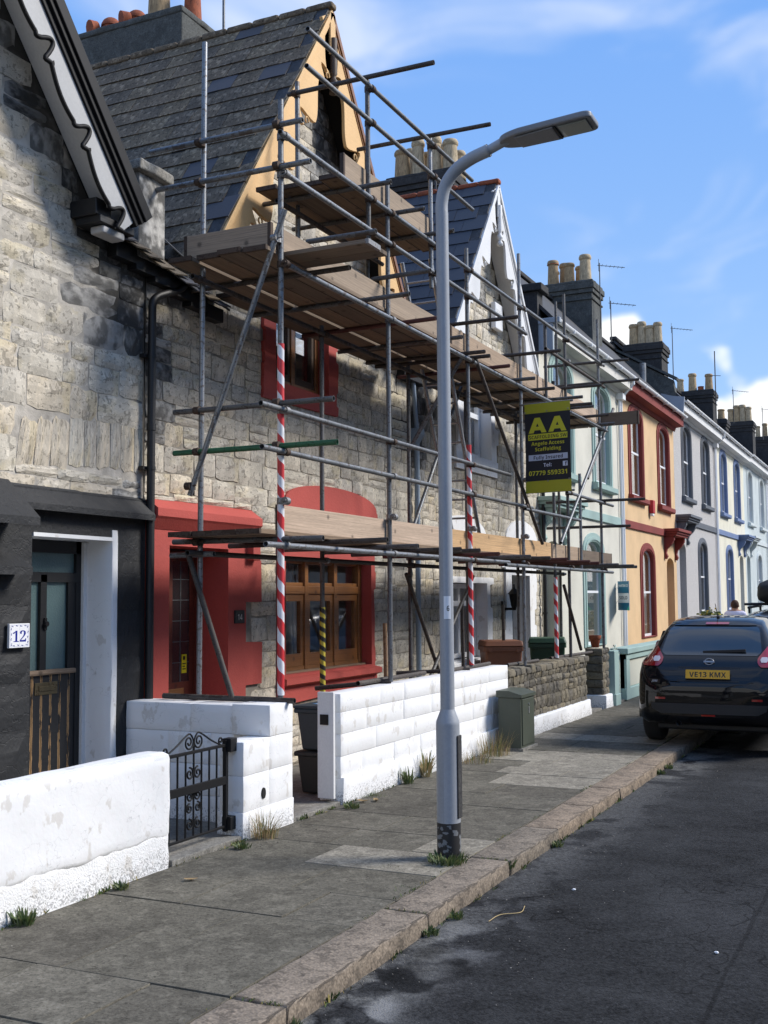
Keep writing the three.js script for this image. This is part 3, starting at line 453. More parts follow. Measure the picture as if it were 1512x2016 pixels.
  part('doorstep', bx(F - 0.35, F + 0.25, 0.0, 0.12, 6.4, 7.7, 0.02), M.conc, H);
  // "12" tile panel
  const num = print(256, 256, (k, w, h) => { k.fillStyle = '#e8e8ea'; k.fillRect(0, 0, w, h); k.strokeStyle = '#8f96b8'; k.lineWidth = 3; k.strokeRect(14, 14, w - 28, h - 28); k.beginPath(); k.moveTo(w / 2, 0); k.lineTo(w / 2, h); k.strokeStyle = '#c4c4c8'; k.stroke(); k.fillStyle = '#39427e'; for (let i = 0; i < 4; i++) for (const [a, b] of [[30, 26], [86, 20], [140, 24], [196, 20]]) { k.save(); k.translate(w / 2, h / 2); k.rotate(i * Math.PI / 2); k.beginPath(); k.arc(a - w / 2, b - h / 2, 7, 0, 7); k.arc(a + 14 - w / 2, b + 4 - h / 2, 5, 0, 7); k.fill(); k.restore(); } k.fillStyle = '#1f2a86'; k.font = 'bold 170px serif'; k.textAlign = 'center'; k.textBaseline = 'middle'; k.fillText('1', 82, 136); k.fillText('2', 172, 136); }, 0.25);
  const tile = part('number_tile', bx(F + 0.045, F + 0.066, 1.46, 1.64, 6.29, 6.50, 0.003), M.whiteP, H, 'white glazed house number tile with a blue 12'); part('number_print', plateX(F + 0.068, 6.292, 6.498, 1.462, 1.638), num, tile);
  // downpipe on the party line, gutter above it
  const dp = part('downpipe', mg(cyl([F + 0.075, 0, 7.95], [F + 0.075, 4.42, 7.95], 0.036), path([[F + 0.075, 4.40, 7.95], [F + 0.075, 4.47, 7.965], [F + 0.08, 4.52, 8.02], [F + 0.09, 4.66, 8.33], [F + 0.1, 4.72, 8.40], [F + 0.1, 4.82, 8.42]], 0.036, 24, 10)), M.blackG, H);
  for (const y of [0.6, 2.95, 3.95]) part('pipe_clip', mg(cyl([F + 0.075, y, 7.95], [F + 0.075, y + 0.03, 7.95], 0.042), bx(F, F + 0.05, y, y + 0.03, 7.87, 8.03)), M.blackG, dp);
  part('joint_collar', cyl([F + 0.075, 3.3, 7.95], [F + 0.075, 3.36, 7.95], 0.043), M.blackG, dp);
  // little slated skirt under the valley
  const sk = part('valley_eave', mg(...[0, 1, 2, 3, 4, 5].map(k => { const d = 7.42 + k * 0.27, y = 4.93 - 0.045 * k; return mg(bx(F, F + 0.10, y - 0.2, y - 0.07, d, d + 0.27), slab4([F + 0.17, y - 0.05, d], [F + 0.17, y - 0.095, d + 0.27], [F - 0.3, y + 0.23, d + 0.27], [F - 0.3, y + 0.30, d], -0.02)); })), M.blackG, H);
  const sg2 = new THREE.BoxGeometry(0.3, 0.012, 0.2);
  for (let r = 0; r < 3; r++) for (let k = 0; k < 9; k++) { const d = 7.42 + (k + (r % 2) * 0.5) * 0.18, y = 4.93 - 0.165 * (d - 7.42) + r * 0.1 - 0.03; if (d > 8.98) continue; piece('slate', sg2, pick(M.slates), sk, [F + 0.11 - r * 0.15, y + 0.03, d], [1, 1, 1], [rr(-0.05, 0.03) + 0.16, 0, -0.62 + rr(-0.07, 0.07)]); }
  const stub = part('party_parapet', bx(-7.4, -6.02, 4.8, 5.56, 7.70, 8.08, 0.012), M.stub, H); part('coping_stone', lumpy(-7.45, -5.96, 5.56, 5.66, 7.65, 8.14, 0.1, 0.012, 0.02), M.coping, stub);
  part('valley_lead', mg(slab4([-6.0, 4.78, 8.12], [-6.0, 4.74, 8.62], [-7.6, 5.7, 8.62], [-7.6, 5.7, 8.12], -0.01), slab4([-5.98, 5.0, 8.10], [-5.98, 4.86, 8.62], [-6.3, 5.15, 8.62], [-6.3, 5.3, 8.1], -0.01)), M.lead, H);
}
console.log('12');
// ---------- gabled front shared by the two scaffolded houses ----------
function gable(H, o) {
  const { d0, d1, dc, yr, sl, holes, rects, hs, ws, sootAt, slateM, gauge, sw, board, n, xb, max, ridgeM, strip } = o, eave = 4.95, hw = (yr - eave) / sl;
  const s = shp([[d0, 0], [d1, 0], [d1, eave], [dc + hw - 0.12, eave], [dc, yr - 0.2], [dc - hw + 0.12, eave], [d0, eave]]); holes.forEach(h => holeS(s, rect(...h)));
  const wall = part('wall', ext(s, F - 0.34, F - 0.016), M.mortar2, H);
  stonework(wall, 'stone', F, { d0, d1, y0: 0.05, y1: yr - 0.3, hs, ws, rects, sootAt, max, clip: y => y < eave ? [d0, d1] : [dc - (yr - 0.25 - y) / sl, dc + (yr - 0.25 - y) / sl] });
  part('body', mg(bx(-12.5, F - 1.6, 0, eave, d0 + 0.02, d1 - 0.02), ext([[dc - hw + 0.15, eave], [dc + hw - 0.15, eave], [dc, yr - 0.3]], -12.5, F - 0.36)), M.chim, H);
  const xf = -5.83, yE = eave, roof = part('roof', mg(slab4([xf, yE, dc - hw], [xf, yr, dc], [-12.5, yr, dc], [-12.5, yE, dc - hw], -0.045), slab4([xf, yr, dc], [xf, yE, dc + hw], [-12.5, yE, dc + hw], [-12.5, yr, dc], -0.045)), M.roofG, H);
  slates(roof, { yE: yE + 0.045, dE: dc - hw, yR: yr + 0.045, dR: dc, xa: xf + 0.03, xb, gauge, w: sw, mats: slateM });
  for (let k = 0; k < 14; k++) { const x = xf + 0.05 - k * 0.36; part('ridge_tile', lumpy(x - 0.355, x, yr + 0.0, yr + 0.085 + rr(0, 0.012), dc - 0.075, dc + 0.075, 0.09, 0.006, 0.035), ridgeM, roof); }
  for (const sd of [-1, 1]) {
    const b = bargeShape(dc, yr - 0.03, dc + sd * (hw - 0.02), yE + 0.02, o.bw, n, 0.48);
    const bd = part('gable_board', ext(b.pts, -5.865, -5.825, 0.004), board, H);
    for (const [h0, h1, x] of strip) part('moulding', ext([b.P(0, h0), b.P(1, h0), b.P(1, h1), b.P(0, h1)], -5.83, x, 0.004), sd > 0 ? o.stripM : board, bd);
    for (let i = 0; i < n; i++) { const c = b.P((i + 0.83) / n, o.bw * 0.72); part('carved_boss', mg(path([0, 1, 2, 3, 4, 5, 6].map(k => { const a = k / 6 * Math.PI * 1.5 - 0.4; return [-5.82, c[1] + 0.035 * Math.sin(a), c[0] + 0.035 * Math.cos(a)]; }), 0.010, 14, 5)), board, bd); }
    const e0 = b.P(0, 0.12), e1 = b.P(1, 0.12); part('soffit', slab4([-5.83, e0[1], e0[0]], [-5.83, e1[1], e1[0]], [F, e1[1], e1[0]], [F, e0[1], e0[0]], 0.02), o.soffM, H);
  }
  const pr = [[0.0, -0.02], [0.05, 0], [0.045, 0.05], [0.025, 0.07], [0.05, 0.1], [0.055, 0.14], [0.03, 0.17], [0.03, 0.2], [0.045, 0.22], [0.045, 0.62], [0.0, 0.63]].map(p => new THREE.Vector2(p[0], p[1] * 1.05)); const fg = new THREE.LatheGeometry(pr, 14); fg.translate(-5.80, yr - 1.0, -dc); part('finial', fg, o.finM, H);
  part('king_post', bx(-5.845, -5.80, yr - 0.55, yr - 0.04, dc - 0.06, dc + 0.06, 0.006), board, H);
  return wall;
}
function ragged(d, y0, y1, step, amp) { const p = []; let y = y0; while (y < y1) { const o = rr(-amp, amp), h = Math.min(step * rr(0.7, 1.4), y1 - y); p.push([d + o, y + 0.01], [d + o + rr(-0.01, 0.01), y + h - 0.012]); y += h; } return p; }
// ================= HOUSE NO. 14 =================
{
  const H = thing('stone_house', 'grey stone house with coral red painted doorway and windows and ochre gable boards', 'house', [F, 0, 10.8]);
  const W = gable(H, { d0: 7.97, d1: 13.68, dc: 10.92, yr: 8.55, sl: 1.49, holes: [[8.27, 9.29, 0.07, 2.33], [10.33, 12.49, 0.96, 2.3], [10.13, 11.41, 4.09, 5.33]], rects: [[7.97, 9.73, 0, 2.70], [9.5, 9.88, 1.78, 2.22], [9.5, 9.88, 0.95, 1.38], [10.22, 12.56, 0.68, 2.6], [10.45, 12.5, 2.6, 2.86], [9.92, 11.54, 3.95, 5.4]], hs: [0.15, 0.25], ws: [0.24, 0.46], max: 298,
    sootAt: sootField,
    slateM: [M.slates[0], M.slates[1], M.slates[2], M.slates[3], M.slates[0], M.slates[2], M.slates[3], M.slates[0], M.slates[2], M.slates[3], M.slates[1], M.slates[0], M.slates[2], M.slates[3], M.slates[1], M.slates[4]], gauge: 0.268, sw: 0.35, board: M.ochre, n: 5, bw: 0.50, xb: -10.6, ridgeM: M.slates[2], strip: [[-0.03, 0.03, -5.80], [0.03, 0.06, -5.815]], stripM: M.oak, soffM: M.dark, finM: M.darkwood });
  // coral red painted bands
  const door = shp([[7.99, 0], [9.42, 0], [9.58, 0.02], [9.58, 0.95], [9.88, 0.95], [9.89, 1.37], [9.58, 1.38], [9.58, 1.78], [9.88, 1.78], [9.87, 2.2], [9.70, 2.24], [9.70, 2.5], [7.99, 2.5]]); holeS(door, rect(8.3, 9.26, 0.1, 2.3)); part('door_surround', ext(door, F - 0.34, F + 0.024), M.red, H);
  part('hood_mould', mg(extD([[F - 0.02, 2.44], [F + 0.03, 2.44], [F + 0.10, 2.53], [F + 0.12, 2.55], [F + 0.12, 2.62], [F - 0.02, 2.72]], 8.0, 9.74), bx(F - 0.02, F + 0.10, 2.2, 2.53, 9.60, 9.74, 0.01)), M.red, H);
  const win = new THREE.Shape(); const pts = [[10.24, 0.68], [12.58, 0.76], ...ragged(12.56, 0.76, 2.42, 0.16, 0.045), [12.64, 2.44], [12.64, 2.86], ...arcPts(10.36, 12.62, 2.86, 3.10, 16).reverse(), [10.30, 2.86], [10.24, 2.4]]; pts.forEach((p, i) => i ? win.lineTo(...p) : win.moveTo(...p)); holeS(win, rect(10.37, 12.45, 1.0, 2.26)); part('window_surround', ext(win, F - 0.2, F + 0.022), M.red, H);
  part('window_sill', extD([[F, 0.86], [F + 0.10, 0.90], [F + 0.10, 0.96], [F - 0.1, 1.0], [F - 0.1, 0.88]], 10.26, 12.58), M.red, H);
  const up = shp([[9.90, 3.92], [11.58, 3.95], ...ragged(11.57, 3.95, 5.4, 0.16, 0.04), [11.5, 5.42], [9.92, 5.42], ...ragged(9.93, 3.95, 5.4, 0.16, 0.04).reverse()]); holeS(up, rect(10.17, 11.36, 4.14, 5.28)); part('window_surround', ext(up, F - 0.2, F + 0.022), M.red, H);
  // ground floor oak window: three lights with toplights
  const X = F - 0.15, w = part('window', mg(bx(X - 0.05, X + 0.03, 1.0, 1.06, 10.38, 12.44), bx(X - 0.05, X + 0.02, 2.2, 2.26, 10.38, 12.44), bx(X - 0.05, X + 0.035, 1.86, 1.95, 10.38, 12.44, 0.008), ...[10.38, 11.02, 11.72, 12.36].map(d => bx(X - 0.05, X + 0.04, 1.02, 2.24, d, d + 0.08, 0.008))), M.oak, H);
  for (const [a, b] of [[10.46, 11.02], [11.10, 11.72], [11.80, 12.36]]) { part('casement', mg(bx(X - 0.03, X + 0.02, 1.06, 1.20, a, b, 0.005), bx(X - 0.03, X + 0.02, 1.78, 1.86, a, b, 0.005), bx(X - 0.03, X + 0.021, 1.06, 1.86, a, a + 0.07, 0.005), bx(X - 0.03, X + 0.021, 1.06, 1.86, b - 0.07, b, 0.005)), M.oak, w); part('pane', bx(X - 0.012, X - 0.006, 1.2, 1.78, a + 0.07, b - 0.07), M.glass, w); part('pane', bx(X - 0.012, X - 0.006, 1.95, 2.2, a, b), M.glass, w); part('casement', mg(bx(X - 0.03, X + 0.015, 1.95, 1.99, a, b, 0.004)), M.oak, w); }
  part('sill_board', bx(X - 0.05, X + 0.1, 0.985, 1.02, 10.38, 12.44, 0.006), M.boards[3], w);
  part('curtain', ext([[11.2, 1.95], [11.5, 1.95], [11.48, 2.2], [11.22, 2.2]], X - 0.2, X - 0.18), M.net, w); roomBox(w, 10.1, 12.7, 0.8, 2.45, F - 0.21, 1.3);
  part('sheet', bx(X - 0.16, X - 0.155, 2.0, 2.12, 10.5, 10.85), M.paper, w); part('curtain', mg(...[0, 1, 2, 3].map(k => cyl([X - 0.25, 1.15, 11.15 + k * 0.09], [X - 0.25, 2.2, 11.13 + k * 0.07], 0.05, 0.035, 8))), M.net, w);
  // upper oak window with notices in it
  const u = part('window', mg(bx(X - 0.05, X + 0.03, 4.14, 4.22, 10.18, 11.35), bx(X - 0.05, X + 0.02, 5.2, 5.28, 10.18, 11.35), ...[10.18, 10.72, 11.27].map(d => bx(X - 0.05, X + 0.04, 4.16, 5.26, d, d + 0.08, 0.008))), M.oak, H);
  for (const [a, b] of [[10.26, 10.72], [10.80, 11.27]]) { part('casement', mg(bx(X - 0.03, X + 0.02, 4.22, 4.30, a, b, 0.004), bx(X - 0.03, X + 0.02, 5.12, 5.2, a, b, 0.004), bx(X - 0.03, X + 0.021, 4.22, 5.2, a, a + 0.05, 0.004), bx(X - 0.03, X + 0.021, 4.22, 5.2, b - 0.05, b, 0.004)), M.darkwood, u); part('pane', bx(X - 0.012, X - 0.006, 4.3, 5.12, a + 0.05, b - 0.05), M.glass, u); part('sheet', bx(X - 0.06, X - 0.055, 4.62, 4.80, a + 0.06, b - 0.1), M.paper, u); part('sheet', bx(X - 0.06, X - 0.055, 4.86, 5.06, a + 0.06, b - 0.1), M.paper, u); }
  roomBox(u, 9.95, 11.6, 3.9, 5.5, F - 0.21, 1.3);
  // panelled front door, leaded lights, in a deep red reveal
  const Y = F - 0.34, dr = part('door', mg(bx(Y - 0.06, Y, 0.1, 2.28, 8.32, 9.25), bx(Y, Y + 0.03, 0.1, 2.28, 8.32, 8.40), bx(Y, Y + 0.03, 0.1, 2.28, 9.17, 9.25), bx(Y, Y + 0.025, 2.18, 2.28, 8.4, 9.17), bx(Y, Y + 0.02, 0.1, 1.02, 8.4, 9.17), bx(Y, Y + 0.02, 1.02, 2.18, 8.4, 8.46), bx(Y, Y + 0.02, 1.02, 2.18, 8.72, 8.82), bx(Y, Y + 0.02, 1.02, 2.18, 9.1, 9.17)), mk([0.13, 0.028, 0.016], { map: T.wood, rough: 0.5 }), H);
  for (const [a, b] of [[8.46, 8.72], [8.82, 9.1]]) { part('leaded_pane', bx(Y + 0.004, Y + 0.010, 1.02, 2.18, a, b), mk([0.02, 0.022, 0.024], { rough: 0.1, clearcoat: 1 }), dr); part('lead_came', mg(...[1.2, 1.4, 1.6, 1.8, 2.0].map(y => bx(Y + 0.01, Y + 0.014, y, y + 0.008, a, b)), bx(Y + 0.01, Y + 0.0145, 1.02, 2.18, (a + b) / 2 - 0.004, (a + b) / 2 + 0.004)), M.lead, dr); }
  part('letter_box', mg(bx(Y + 0.02, Y + 0.03, 0.86, 0.96, 8.72, 9.0, 0.004), bx(Y + 0.028, Y + 0.036, 0.885, 0.935, 8.76, 8.96, 0.003)), mk([0.25, 0.12, 0.05], { rough: 0.5, metal: 0.5 }), dr);
  part('sticker', plateX(Y + 0.016, 8.98, 9.06, 1.1, 1.28), print(64, 128, (k, a, b) => { k.fillStyle = '#d8c81c'; k.fillRect(0, 0, a, b); k.fillStyle = '#23230c'; k.fillRect(16, 12, 32, 26); k.fillRect(10, 60, 44, 8); k.fillRect(10, 78, 36, 8); k.fillRect(10, 96, 44, 8); }), dr);
  const np = part('number_plate', bx(F + 0.024, F + 0.04, 1.57, 1.70, 9.36, 9.53, 0.004), M.black, H, 'small dark plate with the house number 14'); part('number_print', plateX(F + 0.042, 9.362, 9.528, 1.572, 1.698), print(128, 100, (k, a, b) => { k.fillStyle = '#2a2624'; k.fillRect(0, 0, a, b); k.fillStyle = '#d8d4cc'; k.font = '62px sans-serif'; k.textAlign = 'center'; k.textBaseline = 'middle'; k.fillText('14', a / 2, b / 2 + 3); }), np);
  // big rendered stack beyond the ridge
  const c = part('chimney', mg(bx(-10.6, -8.62, 7.5, 9.75, 11.9, 12.75, 0.02), ...[-10.2, -9.65, -9.1].map(x => lumpy(x - 0.26, x + 0.26, 9.66, 9.86, 12.0, 12.6, 0.08, 0.02, 0.09)), lumpy(-10.62, -8.6, 9.68, 9.79, 11.88, 12.77, 0.12, 0.02, 0.04)), M.chim, H);
  part('brick_stack', bx(-8.9, -8.2, 7.5, 9.35, 12.78, 13.6, 0.01), M.terra, c);
  for (const [x, tilt] of [[-10.14, 1], [-9.68, 0]]) { const g = mg(cyl([x, 9.84, 12.3], [x, 10.02, 12.3], 0.13, 0.13, 16), new THREE.SphereGeometry(0.145, 16, 8, 0, Math.PI * 2, 0, Math.PI / 2).translate(x, 10.0, -12.3), cyl([x - 0.05 - 0.12 * tilt, 9.98, 12.2], [x - 0.12 - 0.1 * tilt, 9.95, 12.1], 0.1, 0.12, 12)); part('chimney_pot', g, M.terra, c); }
  part('chimney_pot', mg(pot(-9.22, 9.8, 12.2, 0.16, 0.9)), M.buff[1], c); part('chimney_pot', pot(-8.8, 9.8, 12.4, 0.13, 0.5), M.terra, c);
  part('tv_aerial', cyl([-7.75, 8.6, 11.6], [-7.75, 10.6, 11.6], 0.018), M.galv[1], H);
}
console.log('14');
// ================= NO. 16: pale stone, white gable =================
{
  const H = thing('stone_house', 'pale stone house with white painted gable boards, white window bands and red ridge tiles', 'house', [F, 0, 16.6]);
  gable(H, { d0: 13.7, d1: 19.5, dc: 16.55, yr: 8.40, sl: 1.41, holes: [[15.1, 16.6, 0.86, 2.05], [15.75, 16.9, 3.98, 5.2], [17.75, 18.75, 0.05, 2.2]], rects: [[14.75, 16.85, 0.65, 2.1], [15.25, 17.25, 3.72, 5.3], [17.4, 19.1, 0.05, 2.3]], hs: [0.17, 0.25], ws: [0.15, 0.32], max: 298,
    sootAt: sootField, slateM: M.slates2, gauge: 0.3, sw: 0.38, board: M.whiteP, n: 5, bw: 0.46, xb: -9.6, ridgeM: M.terra, strip: [[-0.03, 0.03, -5.79], [0.05, 0.08, -5.815]], stripM: M.whiteP, soffM: M.whiteP, finM: M.whiteP });
  const lump = (a, b, y0, y1) => { const s = shp([[a, y0], [b, y0], ...ragged(b, y0, y1, 0.3, 0.10), [b, y1], [a, y1], ...ragged(a, y0, y1, 0.3, 0.10).reverse()]); return s; };
  const g = lump(14.8, 16.8, 0.62, 2.12); holeS(g, rect(15.12, 16.58, 0.88, 2.03)); part('window_surround', ext(g, F - 0.22, F + 0.022), M.white, H);
  const u = lump(15.35, 17.15, 3.74, 5.3); holeS(u, rect(15.77, 16.88, 4.0, 5.18)); part('window_surround', ext(u, F - 0.22, F + 0.022), M.white, H);
  part('window_sill', bx(F, F + 0.09, 3.86, 3.97, 15.6, 17.0, 0.012), M.white, H); part('window_sill', bx(F, F + 0.09, 0.76, 0.86, 15.0, 16.7, 0.012), M.white, H);
  const dd = lump(17.45, 19.05, 0.05, 2.35); holeS(dd, rect(17.77, 18.73, 0.06, 2.18)); part('door_surround', ext(dd, F - 0.3, F + 0.022), M.white, H);
  part('arch_band', ext([[14.4, 2.4], [16.85, 2.4], [16.85, 2.70], ...arcPts(14.7, 16.6, 2.70, 3.04, 12).reverse(), [14.4, 2.70]], F - 0.02, F + 0.02), M.white, H); part('arch_band', ext([[17.3, 2.3], [19.4, 2.3], [19.4, 2.70], ...arcPts(17.5, 19.2, 2.70, 3.12, 12).reverse(), [17.3, 2.70]], F - 0.02, F + 0.02), M.white, H);
  const X = F - 0.2;
  const win = (a, b, y0, y1, ym, m) => { const w = part('window', mg(bx(X - 0.04, X + 0.03, y0, y0 + 0.07, a, b), bx(X - 0.04, X + 0.03, y1 - 0.07, y1, a, b), bx(X - 0.04, X + 0.032, y0, y1, a, a + 0.07), bx(X - 0.04, X + 0.032, y0, y1, b - 0.07, b), bx(X - 0.04, X + 0.034, y0, y1, (a + b) / 2 - 0.04, (a + b) / 2 + 0.04), bx(X - 0.04, X + 0.036, ym - 0.04, ym + 0.04, a, b)), M.pvc, H); part('pane', bx(X - 0.008, X - 0.002, y0 + 0.07, y1 - 0.07, a + 0.07, (a + b) / 2 - 0.04), M.glass, w); part('pane', bx(X - 0.008, X - 0.002, y0 + 0.07, y1 - 0.07, (a + b) / 2 + 0.04, b - 0.07), M.glass, w); if (m === M.net) part('curtain', bx(X - 0.10, X - 0.08, y0, y1, a, b), m, w); roomBox(w, a - 0.2, b + 0.2, y0 - 0.15, y1 + 0.15, F - 0.36, 1.1); };
  win(15.14, 16.56, 0.9, 2.02, 1.72, M.room); win(15.79, 16.86, 4.02, 5.16, 4.7, M.net);
  const door = part('door', mg(bx(F - 0.34, F - 0.3, 0.06, 2.15, 17.78, 18.72), bx(F - 0.3, F - 0.28, 0.2, 0.95, 17.92, 18.2, 0.005), bx(F - 0.3, F - 0.28, 0.2, 0.95, 18.3, 18.58, 0.005), bx(F - 0.3, F - 0.28, 1.1, 1.95, 17.92, 18.2, 0.005), bx(F - 0.3, F - 0.28, 1.1, 1.95, 18.3, 18.58, 0.005)), M.darkwood, H);
  part('alarm_box', mg(bx(F + 0.01, F + 0.1, 6.18, 6.62, 16.95, 17.3, 0.02), ...[0, 1, 2].map(k => bx(F + 0.1, F + 0.104, 6.5 - k * 0.03, 6.515 - k * 0.03, 17.0, 17.2))), M.pvc, H);
  const dp = part('downpipe', mg(cyl([F + 0.07, 0, 13.78], [F + 0.07, 3.9, 13.78], 0.036), extD([[F, 3.88], [F + 0.05, 3.88], [F + 0.14, 4.02], [F + 0.14, 4.1], [F, 4.1]], 13.7, 13.88), cyl([F + 0.07, 4.1, 13.78], [F + 0.05, 4.75, 13.72], 0.03)), M.pipeBlue, H); part('pipe_clip', mg(cyl([F + 0.07, 3.4, 13.78], [F + 0.07, 3.44, 13.78], 0.045), cyl([F + 0.07, 1.6, 13.78], [F + 0.07, 1.64, 13.78], 0.045)), M.pipeBlue, dp);
  const d2 = part('downpipe', mg(cyl([F + 0.075, 0, 19.42], [F + 0.075, 5.0, 19.42], 0.036), path([[F + 0.075, 4.98, 19.42], [F + 0.09, 5.2, 19.4], [F + 0.3, 5.55, 19.36], [F + 0.32, 5.7, 19.36]], 0.034, 16, 8)), M.blackG, H); part('pipe_clip', cyl([F + 0.075, 1.5, 19.42], [F + 0.075, 1.54, 19.42], 0.045), M.blackG, d2);
  part('valley_gutter', mg(bx(F - 0.2, F + 0.12, 4.72, 4.86, 13.3, 14.05, 0.01), slab4([F + 0.16, 4.84, 13.3], [F + 0.16, 4.84, 14.1], [F - 0.4, 5.2, 14.1], [F - 0.4, 5.2, 13.3], -0.02)), M.blackG, H);
  const lan = part('lantern', mg(cyl([F + 0.2, 1.66, 17.35], [F + 0.2, 1.86, 17.35], 0.05, 0.085, 6, true), cyl([F + 0.2, 1.86, 17.35], [F + 0.2, 1.95, 17.35], 0.11, 0.03, 6), cyl([F + 0.2, 1.95, 17.35], [F + 0.2, 2.02, 17.35], 0.02, 0.012, 8), bx(F, F + 0.2, 1.6, 1.64, 17.33, 17.37), bx(F, F + 0.03, 1.45, 1.75, 17.28, 17.42, 0.01), cyl([F + 0.2, 1.6, 17.35], [F + 0.2, 1.68, 17.35], 0.03, 0.05, 6)), M.iron, H);
  // stack behind the ridge, a cluster of buff pots
  const P = []; for (let k = 0; k < 4; k++) for (let r = 0; r < 2; r++) P.push([-8.85 + k * 0.34, 19.55 + r * 0.45, rr(0.13, 0.17), rr(0.55, 0.85), pick(M.buff)]);
  const c = chimney(H, -9.05, -7.75, 7.2, 9.98, 19.3, 20.25, M.chimD, P); aerial(H, -7.2, 8.45, 17.3, 0.5);
  part('parapet', mg(bx(-8.2, -6.1, 6.3, 7.42, 19.42, 19.75, 0.01), bx(-8.3, -6.0, 7.42, 7.56, 19.36, 19.82, 0.02)), M.chimD, H);
}
console.log('16');
// ================= STUCCO TERRACE =================
const rm = (c, o = {}) => mk(c, { map: T.render, bump: T.renderB, bs: 0.002, rough: 0.8, ...o });
function archedWindow(H, dc, y0, y1, w, c, up, glassM) {
  const sp = y1 - 0.30, op = w / 2, ow = op + 0.22, X = F - 0.085, K = (q, a, t) => [[dc - q, a], [dc + q, a], ...arcPts(dc - q, dc + q, sp, t, 12).reverse()];
  const s = shp(K(ow, y0 - 0.02, y1 + 0.17)); holeS(s, K(op, y0, y1)); const sur = part('window_surround', ext(s, F - 0.01, F + 0.026, 0.005), c.trim, H);
  const s2 = shp(K(op + 0.11, y0 - 0.01, y1 + 0.085)); holeS(s2, K(op + 0.03, y0, y1 + 0.02)); part('inner_moulding', ext(s2, F + 0.026, F + 0.042, 0.005), c.trim, sur);
  const s3 = shp(K(op + 0.012, y0, y1 + 0.008)); holeS(s3, K(op - 0.012, y0 + 0.01, y1 - 0.012)); part('reveal', ext(s3, F - 0.12, F + 0.02), c.trim, sur);
  if (up) part('window_sill', extD([[F - 0.1, y0 - 0.18], [F + 0.10, y0 - 0.18], [F + 0.13, y0 - 0.15], [F + 0.13, y0 - 0.05], [F - 0.1, y0 + 0.01]], dc - ow - 0.05, dc + ow + 0.05), c.trim, H);
  const fr = shp(K(op - 0.012, y0 + 0.01, y1 - 0.012)); holeS(fr, [[dc - op + 0.05, y0 + 0.07], [dc + op - 0.05, y0 + 0.07], ...arcPts(dc - op + 0.05, dc + op - 0.05, sp, y1 - 0.055, 10).reverse()]); const ym = (y0 + y1) / 2 + 0.02;
  const f = part('sash', mg(ext(fr, X - 0.03, X + 0.012), bx(X - 0.02, X + 0.022, ym - 0.025, ym + 0.025, dc - op + 0.05, dc + op - 0.05)), M.pvc, H);
  part('pane', bx(X - 0.006, X - 0.001, ym, y1 - 0.02, dc - op + 0.06, dc + op - 0.06), M.glass, f); part('pane', bx(X + 0.003, X + 0.008, y0 + 0.08, ym, dc - op + 0.06, dc + op - 0.06), M.glass, f);
  if (glassM) roomBox(f, dc - op - 0.1, dc + op + 0.1, y0 - 0.1, y1 + 0.1, F - 0.31, 0.9); else part('curtain', bx(X - 0.14, X - 0.12, y0, y1, dc - op, dc + op), M.net, f);
  return K(op, y0, y1);
}
